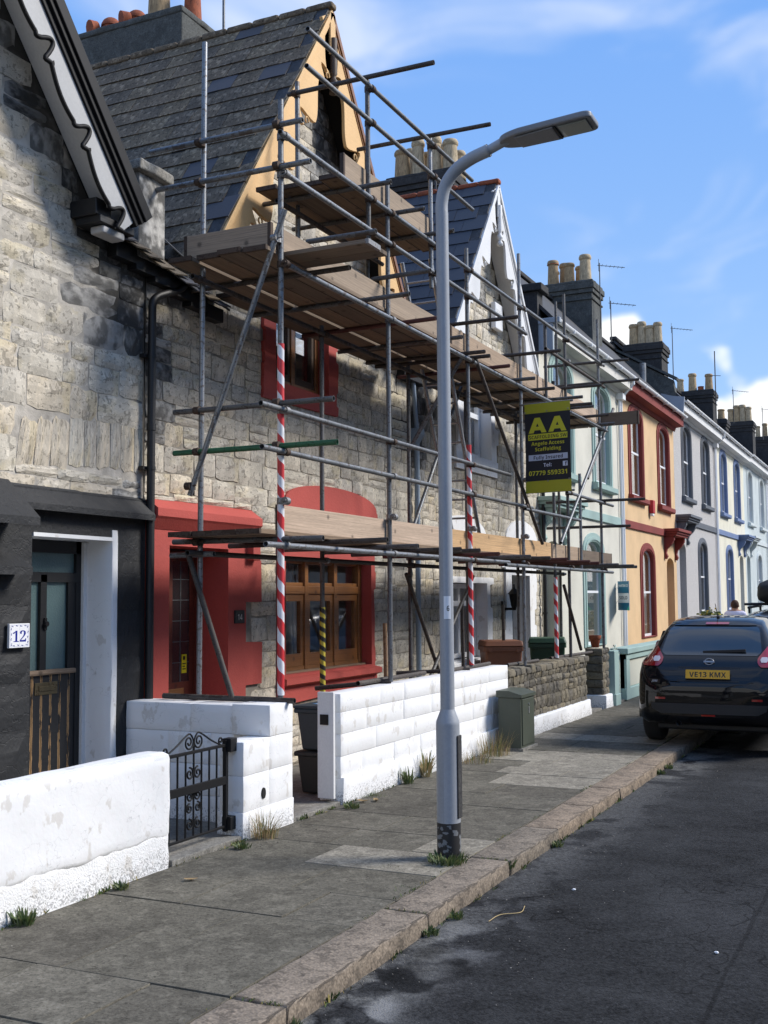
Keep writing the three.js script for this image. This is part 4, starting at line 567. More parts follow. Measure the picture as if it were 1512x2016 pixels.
function terrace(label, d0, d1, yo, c, o) {
  const H = thing('terraced_house', label, 'house', [F, 0, (d0 + d1) / 2], 'stucco terraced houses up the street'), Y = y => y + yo, holes = [];
  for (const w of o.up) holes.push(archedWindow(H, w, Y(4.26), Y(6.36), 1.25, c, true, c.cur));
  for (const w of o.low) holes.push(archedWindow(H, w, Y(0.80), Y(2.98), 1.30, c, false, c.cur));
  const dw = 0.5, D = o.door; if (D) holes.push([[D - dw, 0.05], [D + dw, 0.05], ...arcPts(D - dw, D + dw, Y(2.6), Y(2.85), 10).reverse()]);
  const s = shp([[d0 + 0.004, 0], [d1 - 0.004, 0], [d1 - 0.004, Y(6.75)], [d0 + 0.004, Y(6.75)]]); holes.forEach(h => holeS(s, h)); part('wall', ext(s, F - 0.3, F), c.wall, H);
  if (D) { const dr = part('door', mg(bx(F - 0.34, F - 0.30, 0.05, Y(2.86), D - dw - 0.1, D + dw + 0.1), ...[[-0.36, -0.04], [0.04, 0.36]].flatMap(([a, b]) => [bx(F - 0.30, F - 0.28, 0.2, 0.9, D + a, D + b, 0.006), bx(F - 0.30, F - 0.28, 1.05, 2.0, D + a, D + b, 0.006)])), c.door ?? c.trim, H); }
  const bk = (d) => extD([[F, Y(2.82)], [F + 0.05, Y(2.80)], [F + 0.09, Y(2.88)], [F + 0.05, Y(2.98)], [F + 0.08, Y(3.08)], [F + 0.20, Y(3.20)], [F + 0.27, Y(3.32)], [F + 0.27, Y(3.42)], [F, Y(3.42)]], d, d + 0.16, 0.012);
  if (D) { const a = D - 0.85, b = D + 0.85, can = part('door_canopy', mg(bx(F, F + 0.34, Y(3.42), Y(3.48), a, b, 0.01), bx(F, F + 0.38, Y(3.48), Y(3.54), a - 0.04, b + 0.04, 0.01), bx(F, F + 0.43, Y(3.54), Y(3.62), a - 0.08, b + 0.08, 0.01)), c.can ?? c.trim, H); part('canopy_bracket', bk(a + 0.05), c.can ?? c.trim, can); part('canopy_bracket', bk(b - 0.21), c.can ?? c.trim, can); }
  part('string_course', mg(bx(F - 0.02, F + 0.05, Y(3.42), Y(3.60), d0 + 0.01, d1 - 0.01, 0.008)), c.string ?? c.trim, H);
  // boxed eaves, gutter, roof
  part('eaves', mg(extD([[F - 0.05, Y(6.50)], [F + 0.05, Y(6.50)], [F + 0.09, Y(6.58)], [F + 0.30, Y(6.60)], [F + 0.30, Y(6.84)], [F - 0.05, Y(6.84)]], d0 + 0.01, d1 - 0.01, 0.008)), c.eave, H);
  const gut = []; for (let a = 0; a <= 10; a++) { const t = Math.PI * (1 + a / 10); gut.push([F + 0.37 + 0.062 * Math.cos(t), Y(6.88) + 0.062 * Math.sin(t)]); } for (let a = 10; a >= 0; a--) { const t = Math.PI * (1 + a / 10); gut.push([F + 0.37 + 0.054 * Math.cos(t), Y(6.885) + 0.052 * Math.sin(t)]); }
  const gu = part('gutter', mg(extD(gut, d0, d1), ...[0.15, 0.35, 0.55, 0.75, 0.95].map(t => { const q = mix(d0, d1, t); return bx(F + 0.3, F + 0.436, Y(6.80), Y(6.885), q, q + 0.03, 0.004); })), M.pvc, H);
  const ry = Y(9.0) - (yo ? 0.15 : 0), rx = -7.8; part('roof', mg(slab4([F + 0.34, Y(6.88), d0], [F + 0.34, Y(6.88), d1], [rx, ry, d1], [rx, ry, d0], 0.06), slab4([rx, ry, d0], [rx, ry, d1], [-10.5, ry - 2.4, d1], [-10.5, ry - 2.4, d0], 0.06)), M.roofG, H);
  part('ridge', bx(rx - 0.1, rx + 0.1, ry - 0.03, ry + 0.08, d0, d1, 0.03), M.chimD, H);
  part('body', mg(bx(-10.5, F - 1.4, 0, Y(6.6), d0 + 0.01, d1 - 0.01), extD([[F - 0.4, Y(6.62)], [rx, ry - 0.12], [-10.4, Y(6.6)]], d0 + 0.01, d1 - 0.01)), M.chimD, H);
  if (o.pipe !== undefined) { const q = o.pipe; part('downpipe', mg(cyl([F + 0.06, 0, q], [F + 0.06, Y(6.35), q], 0.034), cyl([F + 0.06, 0, q - 0.16], [F + 0.06, Y(6.35), q - 0.16], 0.028), bx(F, F + 0.16, Y(6.35), Y(6.5), q - 0.22, q + 0.06, 0.01), cyl([F + 0.1, Y(6.45), q], [F + 0.36, Y(6.72), q], 0.034), cyl([F + 0.36, Y(6.70), q], [F + 0.36, Y(6.86), q], 0.036)), M.pvc, H); }
  return H;
}
const mint = rm([0.36, 0.50, 0.46]), maroon = rm([0.25, 0.036, 0.028]), slateT = rm([0.125, 0.14, 0.165]), blueT = rm([0.17, 0.24, 0.42]), paleT = rm([0.66, 0.72, 0.72]);
const cream = terrace('cream terraced house with mint green window surrounds beside the white gabled house', 19.53, 25.78, 0, { wall: rm([0.74, 0.71, 0.60]), trim: mint, eave: rm([0.74, 0.72, 0.66]), door: rm([0.28, 0.30, 0.22]), cur: M.room }, { up: [20.95, 24.0], low: [23.1], door: 20.25, pipe: 25.62 });
const orange = terrace('apricot orange terraced house with maroon window surrounds', 25.78, 32.1, 0, { wall: rm([0.80, 0.55, 0.30]), trim: maroon, eave: maroon, door: rm([0.45, 0.26, 0.12]), cur: M.room }, { up: [27.3, 30.6], low: [28.3], door: 31.2 });
const grey = terrace('pale grey pebble-dashed terraced house with slate grey trim', 32.1, 39.3, 0.5, { wall: mk([0.62, 0.60, 0.58], { map: T.dash, bump: T.dashB, bs: 0.008, rough: 0.95 }), trim: slateT, eave: M.whiteP, door: rm([0.3, 0.3, 0.3]), cur: M.room }, { up: [34.05, 37.35], low: [36.4], door: 33.05, pipe: 39.2 });
const blue = terrace('cream terraced house with blue window surrounds and blue canopy', 39.3, 46.3, 0.5, { wall: rm([0.84, 0.80, 0.64]), trim: blueT, eave: M.whiteP, cur: null }, { up: [41.1, 44.4], low: [42.0], door: 45.1 });
const pale = terrace('pale blue-green terraced house with white trim', 46.3, 53.5, 0.55, { wall: rm([0.60, 0.67, 0.67]), trim: paleT, eave: M.whiteP, cur: null }, { up: [48.1, 51.9], low: [50.5], door: 47.1, pipe: 53.4 });
const last = terrace('off-white terraced house at the far end of the row', 53.5, 60.5, 0.6, { wall: rm([0.72, 0.74, 0.72]), trim: paleT, eave: M.whiteP, cur: null }, { up: [55.2, 58.5], low: [56.4], door: 59.4 });
const far2 = terrace('white terraced house with grey trim, last of the row', 60.5, 67.5, 0.7, { wall: rm([0.70, 0.70, 0.67]), trim: slateT, eave: M.whiteP, cur: null }, { up: [62, 65.5], low: [64], door: 66.4 });
// stacks on the terrace
const pots = (a, b, d, n, h = 0.55, two = true) => Array.from({ length: n }, (_, k) => [mix(a, b, n > 1 ? k / (n - 1) : 0.5), d + (two && k % 2 ? 0.35 : 0), rr(0.13, 0.16), h * rr(0.85, 1.15), pick(M.buff)]);
{ const c = chimney(orange, -8.0, -6.75, 7.3, 9.36, 25.8, 26.7, M.chim, [...pots(-7.75, -6.95, 26.0, 5, 0.6), [-7.85, 26.4, 0.14, 0.5, M.buff[1]]]); part('rim', mg(cyl([-7.75, 9.9, 26.0], [-7.75, 9.97, 26.0], 0.15, 0.12, 14, true)), M.terra, c); aerial(orange, -6.6, 8.2, 26.0, 1.6); aerial(orange, -6.4, 7.9, 26.2, 1.0); }
chimney(grey, -7.45, -6.4, 7.5, 9.12, 32.12, 33.0, M.chimD, pots(-7.25, -6.55, 32.4, 4, 0.62, false)); aerial(grey, -6.25, 8.0, 33.0, 1.75);
part('party_parapet', mg(extD([[F + 0.12, 6.9], [F + 0.12, 7.45], [-6.1, 7.98], [-7.85, 9.0], [-10, 8.0], [-10, 6.5], [F, 6.5]], 32.08, 32.36), extD([[-5.98, 7.96], [-7.85, 9.05], [-7.85, 9.12], [-5.96, 8.03]], 32.02, 32.42)), M.chim, grey);
part('flue', cyl([-6.75, 7.6, 31.2], [-6.75, 8.35, 31.2], 0.09), M.galv[0], orange);
part('gutter_return', mg(bx(F - 0.5, F + 0.44, 6.80, 6.90, 19.44, 19.55, 0.01), bx(F - 0.4, F + 0.3, 6.3, 6.80, 19.46, 19.54)), rm([0.42, 0.47, 0.52]), cream);
part('eaves_end', extD([[F - 0.3, 6.95], [F + 0.32, 6.95], [F + 0.36, 7.45], [-6.1, 7.5], [F - 0.3, 7.6]], 32.0, 32.07), rm([0.42, 0.46, 0.52]), grey);
part('alarm_box', mg(bx(F + 0.01, F + 0.12, 3.92, 4.26, 28.6, 28.85, 0.02)), rm([0.5, 0.03, 0.04]), orange); part('alarm_lamp', mg(bx(F + 0.02, F + 0.10, 3.85, 3.93, 28.63, 28.82, 0.02)), M.pvc, orange);
chimney(blue, -8.0, -6.6, 8.0, 9.45, 42.3, 43.2, M.chimD, [...pots(-7.8, -7.35, 42.5, 2, 0.6, false), [-6.75, 42.5, 0.15, 0.62, M.buff[1]], [-7.05, 42.5, 0.12, 0.18, M.terra]]); part('tv_aerial', mg(cyl([-6.5, 8.3, 42.4], [-6.5, 10.9, 42.4], 0.02), cyl([-6.68, 10.0, 42.4], [-6.3, 9.95, 42.4], 0.012)), M.galv[2], blue); aerial(blue, -6.1, 8.4, 44.0, 1.3);
chimney(last, -7.9, -6.6, 8.3, 9.85, 53.5, 54.4, M.chimD, pots(-7.6, -6.8, 53.8, 4, 0.75, false)); aerial(last, -6.2, 9, 54, 1.5); chimney(far2, -7.6, -6.4, 8.3, 10.1, 61, 62, M.chimD, pots(-7.3, -6.6, 61.3, 3, 0.7, false)); chimney(pale, -7.7, -6.9, 8.2, 9.1, 47.4, 48.2, M.chimD, pots(-7.5, -7.1, 47.6, 2, 0.5, false));
// SOLD board fixed at an angle on the cream house
{ const s = thing('sale_board', 'blue and white estate agent board marked SOLD on the cream house', 'sign', [F + 0.2, 1.5, 24.8]), A = [F + 0.04, 25.0], B = [-5.74, 24.55];
  const b = part('board', slab4([A[0], 1.5, A[1]], [B[0], 1.5, B[1]], [B[0], 2.15, B[1]], [A[0], 2.15, A[1]], 0.012), M.pvc, s);
  part('board_print', quad([A[0] - 0.004, 1.505, A[1] - 0.006], [B[0] - 0.004, 1.505, B[1] - 0.006], [B[0] - 0.004, 2.145, B[1] - 0.006], [A[0] - 0.004, 2.145, A[1] - 0.006]), print(256, 512, (k, w, h) => { k.fillStyle = '#0f6b8c'; k.fillRect(0, 0, w, h); k.fillStyle = '#e9eef2'; k.fillRect(0, 212, w, 170); k.font = 'bold 60px sans-serif'; k.textAlign = 'center'; k.fillText('MARTIN CO', w / 2, 100, 226); k.fillStyle = '#16354a'; k.font = 'bold 80px sans-serif'; k.fillText('SOLD', w / 2, 322); k.fillStyle = '#3fb39a'; k.beginPath(); k.moveTo(w, h); k.lineTo(w - 60, h); k.lineTo(w, h - 90); k.fill(); }), b);
  part('bracket', mg(cyl([F + 0.02, 1.7, 25.02], [F + 0.1, 1.7, 24.95], 0.015), cyl([F + 0.02, 2.0, 25.02], [F + 0.1, 2.0, 24.95], 0.015)), M.pvc, s); }
console.log('terrace');
// ================= GARDEN WALLS, GATES =================
const wx0 = -4.87, wx1 = -4.66;
{ // no. 12: rendered wall with an overhanging coat and cracked ledge
  const W = thing('garden_wall', 'white rendered garden wall with a rough cracked foot and no coping', 'wall', [-4.76, 0, 5]);
  part('rendered_face', lumpy(wx0, wx1 + 0.004, 0.19, 0.775, 0.5, 6.38, 0.055, 0.008, 0.045, 4, q => { if (q.y < 0.25) q.y += 0.04 * fb3(q.z * 3, 4, 2, 3); }), M.white, W);
  part('roughcast_foot', lumpy(wx0 + 0.01, wx1 - 0.004, -0.1, 0.24, 0.5, 6.36, 0.045, 0.010, 0.01, 9), M.whiteR, W);
}
{ // painted block pier and party wall
  const W = thing('garden_wall', 'white painted block wall between the two front gardens with a stepped gate pier', 'wall', [-4.76, 0, 7.7]);
  const blocks = (x0, x1, y0, y1, d0, d1, n = 1) => part('block', lumpy(x0, x1, y0, y1, d0, d1, 0.09, 0.004, 0.003, 7), M.white, W);
  [[0.0, 0.2], [0.203, 0.47], [0.473, 0.725]].forEach(([a, b], i) => { if (i === 0) blocks(wx0 - 0.02, wx1 + 0.004, -0.06, b, 7.27, 8.03); else { blocks(wx0, wx1, a - 0.002, b, 7.28, 7.66); blocks(wx0, wx1 - 0.001, a - 0.002, b, 7.661, 8.02); } });
  blocks(wx0 - 0.14, wx1, 0.728, 0.97, 7.66, 8.02);
  for (const [a, b] of [[-0.05, 0.22], [0.223, 0.47], [0.473, 0.725], [0.728, 0.955]]) { const off = a > 0.2 && a < 0.3 || a > 0.7 ? 0.22 : 0; let x = -6.1; for (const e of [-5.66 + off, -5.24 + off, -4.873 - (a > 0.7 ? 0.14 : 0)]) { if (e - x < 0.08) continue; blocks(x, e - 0.003, a, b, 7.70 + rr(-0.004, 0.004), 8.0); x = e; } }
  part('drain_hole', new THREE.CylinderGeometry(0.028, 0.028, 0.02, 16).rotateZ(Math.PI / 2).scale(1, 1.5, 1).translate(wx1 - 0.001, 0.305, -7.565), M.dark, W);
}
{ // no. 14: long painted block wall, timber gate stop at its near end
  const W = thing('garden_wall', 'long white painted block wall in coursed rows beside the street lamp', 'wall', [-4.76, 0, 11]);
  const ys = [-0.05, 0.22, 0.415, 0.61, 0.80, 0.965];
  ys.slice(0, -1).forEach((a, r) => { let d = 8.86; const end = 13.35; while (d < end - 0.02) { let w = r === 0 ? rr(0.9, 1.3) : rr(0.55, 0.95); if (d === 8.86 && r % 2) w *= 0.6; if (end - d - w < 0.3) w = end - d; const pro = r === 0 ? 0.028 : 0; part('block', lumpy(wx0, wx1 + pro + rr(-0.003, 0.003), a, ys[r + 1] - 0.001 + (r === 0 ? 0.012 : 0), d, d + w - 0.0005, 0.085, r === 0 ? 0.010 : 0.003, 0.0035, 6), M.white, W); d += w; } });
  part('gate_stop', mg(bx(wx0 + 0.03, wx1 - 0.02, 0.06, 0.985, 8.765, 8.80, 0.004), bx(wx0 + 0.05, wx1 - 0.06, 0.06, 0.98, 8.80, 8.86)), M.whiteP, W); part('latch_keep', bx(wx0 + 0.06, wx1 - 0.07, 0.70, 0.79, 8.755, 8.768), M.iron, W);
}
{ // no. 16: dark rubble wall on a white painted foot, with a gate pier
  const W = thing('garden_wall', 'dark brown rubble stone wall on a white painted foot behind the green cabinet', 'wall', [-4.8, 0, 15.2]);
  const core = part('core', mg(bx(-4.98, -4.70, 0, 0.83, 13.38, 17.1)), M.mortarD, W);
  stonework(core, 'stone', -4.675, { d0: 13.38, d1: 17.1, y0: 0.2, y1: 0.86, hs: [0.09, 0.17], ws: [0.10, 0.26], mats: M.rubble, joint: 0.012, dep: 0.05, max: 220 });
  for (let d = 13.4; d < 17.0;) { const w = rr(0.18, 0.34); part('cope_stone', lumpy(-4.99, -4.66, 0.80 + rr(-0.01, 0), 0.88 + rr(0, 0.04), d, d + w - 0.01, 0.07, 0.02, 0.03, 9), pick(M.rubble), W); d += w; }
  part('painted_foot', lumpy(-5.0, -4.62, -0.05, 0.225, 13.36, 17.12, 0.09, 0.02, 0.02, 5), M.white, W);
  const P = thing('gate_pier', 'dark stone gate pier with a white painted base', 'pier', [-4.8, 0, 18.35]);
  const pc = part('core', bx(-4.97, -4.70, 0.1, 0.95, 18.14, 18.48), M.mortarD, P); stonework(pc, 'stone', -4.675, { d0: 18.12, d1: 18.5, y0: 0.2, y1: 0.97, hs: [0.1, 0.16], ws: [0.12, 0.2], mats: M.rubble, joint: 0.012, dep: 0.05 });
  for (let r = 0; r < 6; r++) part('stone', lumpy(-4.98, -4.70 + 0.01, 0.2 + r * 0.128, 0.322 + r * 0.128, 18.10 + rr(-0.01, 0.005), 18.2, 0.06, 0.015, 0.015, 9), pick(M.rubble), P);
  part('painted_base', lumpy(-5.0, -4.63, -0.05, 0.21, 18.06, 18.52, 0.09, 0.012, 0.02, 5), M.white, P);
}
{ // cream house: mint painted pier, gate and panelled wall
  const W = thing('garden_wall', 'mint green rendered garden wall with sunken panels in front of the cream house', 'wall', [-4.76, 0, 22.5]);
  part('gate_pier', mg(bx(-4.9, -4.62, 0, 0.9, 18.62, 18.92, 0.012), bx(-4.92, -4.60, -0.02, 0.18, 18.6, 18.94, 0.01)), mint, W);
  part('face', mg(bx(-4.9, -4.70, 0, 0.88, 19.62, 26.6), bx(-4.9, -4.66, 0, 0.2, 19.6, 26.6, 0.008), bx(-4.9, -4.655, 0.70, 0.80, 19.62, 26.6, 0.008), ...[19.62, 22.0, 24.3].map(d => bx(-4.9, -4.658, 0, 0.8, d, d + 0.25, 0.008))), mint, W); part('coping', bx(-4.94, -4.62, 0.80, 0.9, 19.58, 26.6, 0.015), mint, W);
  for (const d of [19.9, 22.28, 24.58]) part('panel', bx(-4.705, -4.695, 0.22, 0.68, d, d + 2.0), rm([0.62, 0.62, 0.52]), W);
}
function scroll(x, y, d, r, dir, turns = 1.4, a0 = 0, rr0 = 0.007) { const p = []; for (let k = 0; k <= 22; k++) { const t = k / 22, a = a0 + dir * t * turns * 2 * Math.PI, q = r * (1 - 0.78 * t); p.push([x, y + q * Math.sin(a), d + q * Math.cos(a)]); } return path(p, rr0, 44, 6); }
{ // black wrought iron gate
  const G = thing('iron_gate', 'black wrought iron garden gate with scrolls', 'gate', [-4.76, 0.1, 6.85]), x = -4.77, a = 6.40, b = 7.20;
  part('gate_frame', mg(bx(x - 0.012, x + 0.012, 0.70, 0.722, a, b, 0.003), bx(x - 0.01, x + 0.01, 0.10, 0.118, a, b, 0.003), bx(x - 0.016, x + 0.016, 0.07, 0.75, b - 0.012, b + 0.02, 0.003), bx(x - 0.008, x + 0.008, 0.1, 0.71, a - 0.004, a + 0.012)), M.iron, G);
  for (let k = 1; k < 8; k++) part('bar', cyl([x, 0.11, a + k * 0.098], [x, 0.71, a + k * 0.098], 0.0075), M.iron, G);
  part('lock_rail', bx(x + 0.008, x + 0.028, 0.425, 0.485, a + 0.01, b - 0.03, 0.003), M.iron, G);
  const m = a + 4 * 0.098; for (const s of [-1, 1]) { part('scroll', scroll(x, 0.785, m + s * 0.06, 0.055, s, 1.5, s > 0 ? Math.PI : 0), M.iron, G); part('scroll', path([[x, 0.725, m + s * 0.33], [x, 0.77, m + s * 0.22], [x, 0.835, m + s * 0.09], [x, 0.845, m + s * 0.05], [x, 0.80, m + s * 0.008], [x, 0.725, m + s * 0.006]], 0.0065, 30, 6), M.iron, G); part('scroll', scroll(x, 0.752, m + s * 0.345, 0.03, -s, 1.2, -Math.PI / 2), M.iron, G); for (const [y, q, ds] of [[0.56, 0.045, 1], [0.40, 0.04, 1], [0.315, 0.036, -1], [0.20, 0.042, 1]]) part('scroll', scroll(x, y, m + s * 0.05, q, s * ds, 1.4, s * ds > 0 ? Math.PI / 2 : -Math.PI / 2 + Math.PI), M.iron, G); }
  for (const y of [0.66, 0.08]) part('hinge', bx(x - 0.03, x + 0.05, y, y + 0.1, b, b + 0.09, 0.006), M.iron, G);
  struct('gate_step', bx(-5.0, -4.66, -0.05, 0.035, 6.39, 7.262, 0.01), M.conc);
  struct('gate_step', bx(-5.6, -4.66, -0.05, 0.03, 8.04, 8.86, 0.01), M.conc);
}
{ const G = thing('iron_gate', 'pale green iron gate between mint green piers', 'gate', [-4.76, 0.08, 19.25]), x = -4.77, gm = rm([0.62, 0.72, 0.62]);
  part('gate_frame', mg(bx(x - 0.012, x + 0.012, 0.78, 0.81, 18.95, 19.56), bx(x - 0.012, x + 0.012, 0.1, 0.13, 18.95, 19.56), bx(x - 0.012, x + 0.012, 0.08, 0.84, 18.95, 18.98), bx(x - 0.012, x + 0.012, 0.08, 0.84, 19.53, 19.56)), gm, G); for (let k = 1; k < 10; k++) part('bar', cyl([x, 0.1, 18.96 + k * 0.059], [x, 0.8, 18.96 + k * 0.059], 0.014), gm, G); for (const y of [0.9, 0.6, 0.4, 0.22]) for (const s of [-1, 1]) part('scroll', scroll(x, y, 19.255 + s * 0.08, 0.07, s, 1.4, Math.PI / 2, 0.011), gm, G); }
// ================= SCAFFOLDING =================
{
  const S = thing('scaffolding', 'tube and board scaffolding along the fronts of the two gabled stone houses', 'scaffolding', [-5.1, 0, 13]);
  const O = -4.76, I = -5.57, R = 0.0242, g = () => pick(M.galv), dk = M.tubeD;
  const tube = (name, p, q, m, par = S) => part(name, pipe(p, q, R), m ?? g(), par);
  const coupler = (x, y, d, ax = 'D', m) => { const k = 0.05; const dir = { X: [k, 0, 0], D: [0, 0, k], Y: [0, k, 0] }; const ring = (e, o) => cyl([x - e[0] * 0.55 + o[0], y - e[1] * 0.55 + o[1], d - e[2] * 0.55 + o[2]], [x + e[0] * 0.55 + o[0], y + e[1] * 0.55 + o[1], d + e[2] * 0.55 + o[2]], 0.034, 0.034, 10); const off = ax === 'D' ? [0.05, 0, 0] : ax === 'X' ? [0, 0, -0.05] : [0.05, 0, 0]; return part('coupler', mg(ring(dir.Y, [0, 0, 0]), ring(dir[ax], off), bx(x + off[0] * 0.5 - 0.03, x + off[0] * 0.5 + 0.03, y - 0.02, y + 0.02, d - off[2] * 0 - 0.03 + off[2] * 0.5, d + 0.03 + off[2] * 0.5, 0.006), cyl([x + 0.03, y, d - 0.045], [x + 0.075, y + 0.005, d - 0.045], 0.008, 0.008, 6), cyl([x - 0.01, y - 0.02, d + 0.045], [x - 0.01, y - 0.07, d + 0.045], 0.007, 0.007, 6)), m ?? (rnd() < 0.75 ? M.coup : M.coupN), S); };
  // uprights (standards): [x, D, y bottom, y top]
  const outer = [[8.0, 1.0, 6.07, 0], [10.13, 0.98, 6.05, 1], [12.36, 1.0, 6.01, 0], [14.34, 0.9, 6.5, 1], [16.5, 0.9, 6.47, 0], [18.5, 0.88, 6.52, 0]];
  const sleeve = (x, d, y0, y1, m, par) => { const g2 = lumpyTube(x, d, y0, y1); part('warning_tape', g2, m, par); };
  function lumpyTube(x, d, y0, y1) { const n = Math.round((y1 - y0) / 0.03), c = new THREE.CylinderGeometry(0.030, 0.030, y1 - y0, 14, n, true), p = c.attributes.position, u = c.attributes.uv; for (let i = 0; i < p.count; i++) { const a = Math.atan2(p.getZ(i), p.getX(i)), y = p.getY(i), k = 1 + 0.10 * fb3(Math.cos(a) * 1.5, y * 12, Math.sin(a) * 1.5 + x, 3); p.setX(i, p.getX(i) * k); p.setZ(i, p.getZ(i) * k); u.setXY(i, u.getX(i), (y) * 1.15); } c.computeVertexNormals(); c.translate(x, (y0 + y1) / 2, -d); return c; }
  outer.forEach(([d, y0, y1, k], i) => { const t = tube('standard', [O + rr(-0.006, 0.006), y0, d], [O, y1, d], i === 0 ? M.galv[1] : g()); if (i === 0) sleeve(O, d, 1.02, 3.95, M.tape, t); if (i === 2) sleeve(O, d, 1.02, 3.62, M.tape, t); });
  tube('standard', [I, 0.97, 8.0], [I, 6.78, 8.04], M.galv[0]);
  for (const [d, t] of [[10.2, 4.68], [12.42, 4.68], [14.35, 4.68], [16.5, 4.7]]) { const s = tube('standard', [I, 0.03, d], [I, t, d], M.galv[2]); if (d === 10.2) sleeve(I, d, 0.75, 1.72, M.tapeY, s); }
  tube('standard', [I, 0.03, 18.75], [I, 7.0, 18.8], M.galv[2]); tube('standard', [O, 4.6, 15.5], [O, 5.8, 15.5]); tube('standard', [O, 2.2, 17.2], [O, 3.75, 17.2]);
  { const t = tube('standard', [O - 0.05, 0.9, 15.95], [O - 0.05, 3.35, 15.95]); sleeve(O - 0.05, 15.95, 0.92, 2.1, M.tape, t); }
  tube('standard', [I, 5.35, 9.7], [I, 7.12, 9.69]); tube('standard', [O, 5.30, 9.69], [O, 6.96, 9.68]); tube('standard', [O, 5.25, 11.27], [O, 6.97, 11.27]); tube('standard', [I, 5.3, 11.3], [I, 6.95, 11.3]);
  tube('standard', [I, 0.85, 11.72], [I, 1.52, 11.70], M.tubeB); tube('standard', [I, 0.85, 14.15], [I, 1.75, 14.13], M.tubeD); tube('standard', [I, 0.85, 15.8], [I, 1.7, 15.78], dk);
  // ledgers along the street
  const led = (y, a, b, x, m, name = 'ledger') => tube(name, [x, y, a], [x, y + rr(-0.012, 0.012), b], m);
  const xo = O + 0.05, xi = I + 0.05;
  led(2.25, 7.68, 13.6, xo, M.galv[0]); led(2.22, 13.45, 18.95, xo + 0.01, M.galv[1]); led(2.20, 7.75, 18.9, xi, dk);
  led(3.38, 7.6, 13.7, xo, M.galv[1], 'guard_rail'); led(3.03, 7.62, 14.6, xo, M.galv[1], 'guard_rail'); led(2.99, 14.3, 17.0, xo, M.galv[1], 'guard_rail'); led(3.38, 16.3, 19.1, xo, M.galv[1], 'guard_rail');
  led(4.63, 8.05, 13.9, xo, M.galv[0]); led(4.62, 13.4, 18.75, xo + 0.015, M.galv[1]); led(4.58, 7.8, 18.8, xi, dk);
  led(5.41, 7.95, 11.8, xo, M.galv[0], 'guard_rail'); led(5.74, 7.9, 14.45, xo, M.galv[0], 'guard_rail'); led(5.40, 11.2, 14.4, xo + 0.02, M.galv[1], 'guard_rail'); led(5.75, 14.3, 18.7, xo, M.galv[1], 'guard_rail'); led(5.38, 15.35, 18.7, xo, M.tubeD, 'guard_rail');
  led(6.52, 8.36, 12.46, xo, M.galv[1], 'guard_rail'); led(6.87, 8.38, 12.46, xo, M.galv[1], 'guard_rail'); led(5.70, 9.2, 11.6, xi, dk);
  // tubes across the scaffold
  const tr = (y, d, a, b, m, name = 'transom') => tube(name, [a, y, d - 0.05], [b, y + rr(-0.015, 0.015), d - 0.05], m);
  tr(3.44, 8.0, -5.81, -4.23, M.galv[2]); tr(3.08, 8.0, -5.81, -4.2, M.tubeG, 'transom'); tr(5.83, 8.0, -6.09, -4.52, M.galv[1]); tr(5.47, 8.0, -6.04, -4.44, M.galv[1]); tr(2.19, 8.02, -5.85, -5.4, M.galv[1]);
  tr(6.98, 9.69, -5.65, -4.02, dk); tr(6.98, 11.27, -5.65, -4.02, dk); tr(0.985, 8.0, -5.9, -4.6, M.tubeD, 'sole_tube'); 
  for (const d of [8.05, 8.95, 9.95, 10.75, 11.55, 12.3, 13.1, 13.95, 14.8, 15.6, 16.4, 17.4, 18.3, 18.6]) { tr(2.31, d, -5.86 + rr(-0.04, 0.06), -4.24 + rr(-0.12, 0.08), rnd() < 0.2 ? M.tubeR : rnd() < 0.6 ? dk : M.galv[2]); }
  for (const d of [8.55, 9.6, 10.6, 11.5, 12.2, 12.45, 13.2, 14.0, 14.8, 15.7, 16.3, 16.6, 17.5, 18.4]) { tr(4.69, d, -6.05 + rr(-0.04, 0.06), -4.36 + rr(-0.15, 0.1), rnd() < 0.15 ? M.tubeR : rnd() < 0.5 ? dk : M.galv[2]); }
  for (const d of [9.5, 10.3, 11.1]) tr(5.79, d, -5.95, -4.4, M.galv[2]);
  for (const [y, d] of [[5.08, 12.34], [5.78, 18.5], [5.42, 18.5], [5.0, 16.5], [5.1, 14.34], [3.42, 18.5], [2.98, 18.5]]) tr(y, d, -5.7, -4.1 + rr(-0.2, 0.1), dk);
  for (const [y, d, a, b] of [[5.05, 8.75, -4.9, -4.2], [5.05, 10.1, -4.9, -4.25]]) tr(y, d, a, b, M.galv[2]);
  // low tubes on the garden wall tops
  tube('sole_tube', [O - 0.1, 1.0, 9.6], [O - 0.1, 1.0, 11.2], M.tubeD); tube('sole_tube', [I, 0.9, 10.05], [O, 0.99, 10.12], M.tubeD); tube('sole_tube', [O - 0.09, 0.98, 11.6], [O - 0.09, 0.99, 13.2], dk); tube('sole_tube', [O - 0.1, 0.93, 13.9], [O - 0.1, 0.92, 15.2], dk); tube('sole_tube', [O - 0.1, 0.92, 15.8], [O - 0.1, 0.90, 18.6], dk); tube('sole_tube', [I, 0.93, 12.0], [O, 0.97, 12.3], dk);
  // braces
  const br = (p, q, m) => tube('brace', p, q, m);
  br([-4.66, 5.06, 7.9], [-5.62, 2.70, 7.92], M.galv[0]); br([-5.64, 2.22, 7.92], [-5.19, 0.98, 7.94], M.tubeD); br([O + 0.06, 4.69, 12.45], [O + 0.06, 2.55, 15.0], M.tubeD); br([I + 0.05, 4.9, 14.25], [I + 0.05, 2.7, 12.45], M.galv[1]); br([O - 0.02, 4.72, 12.3], [I, 3.6, 12.4], M.galv[1]);
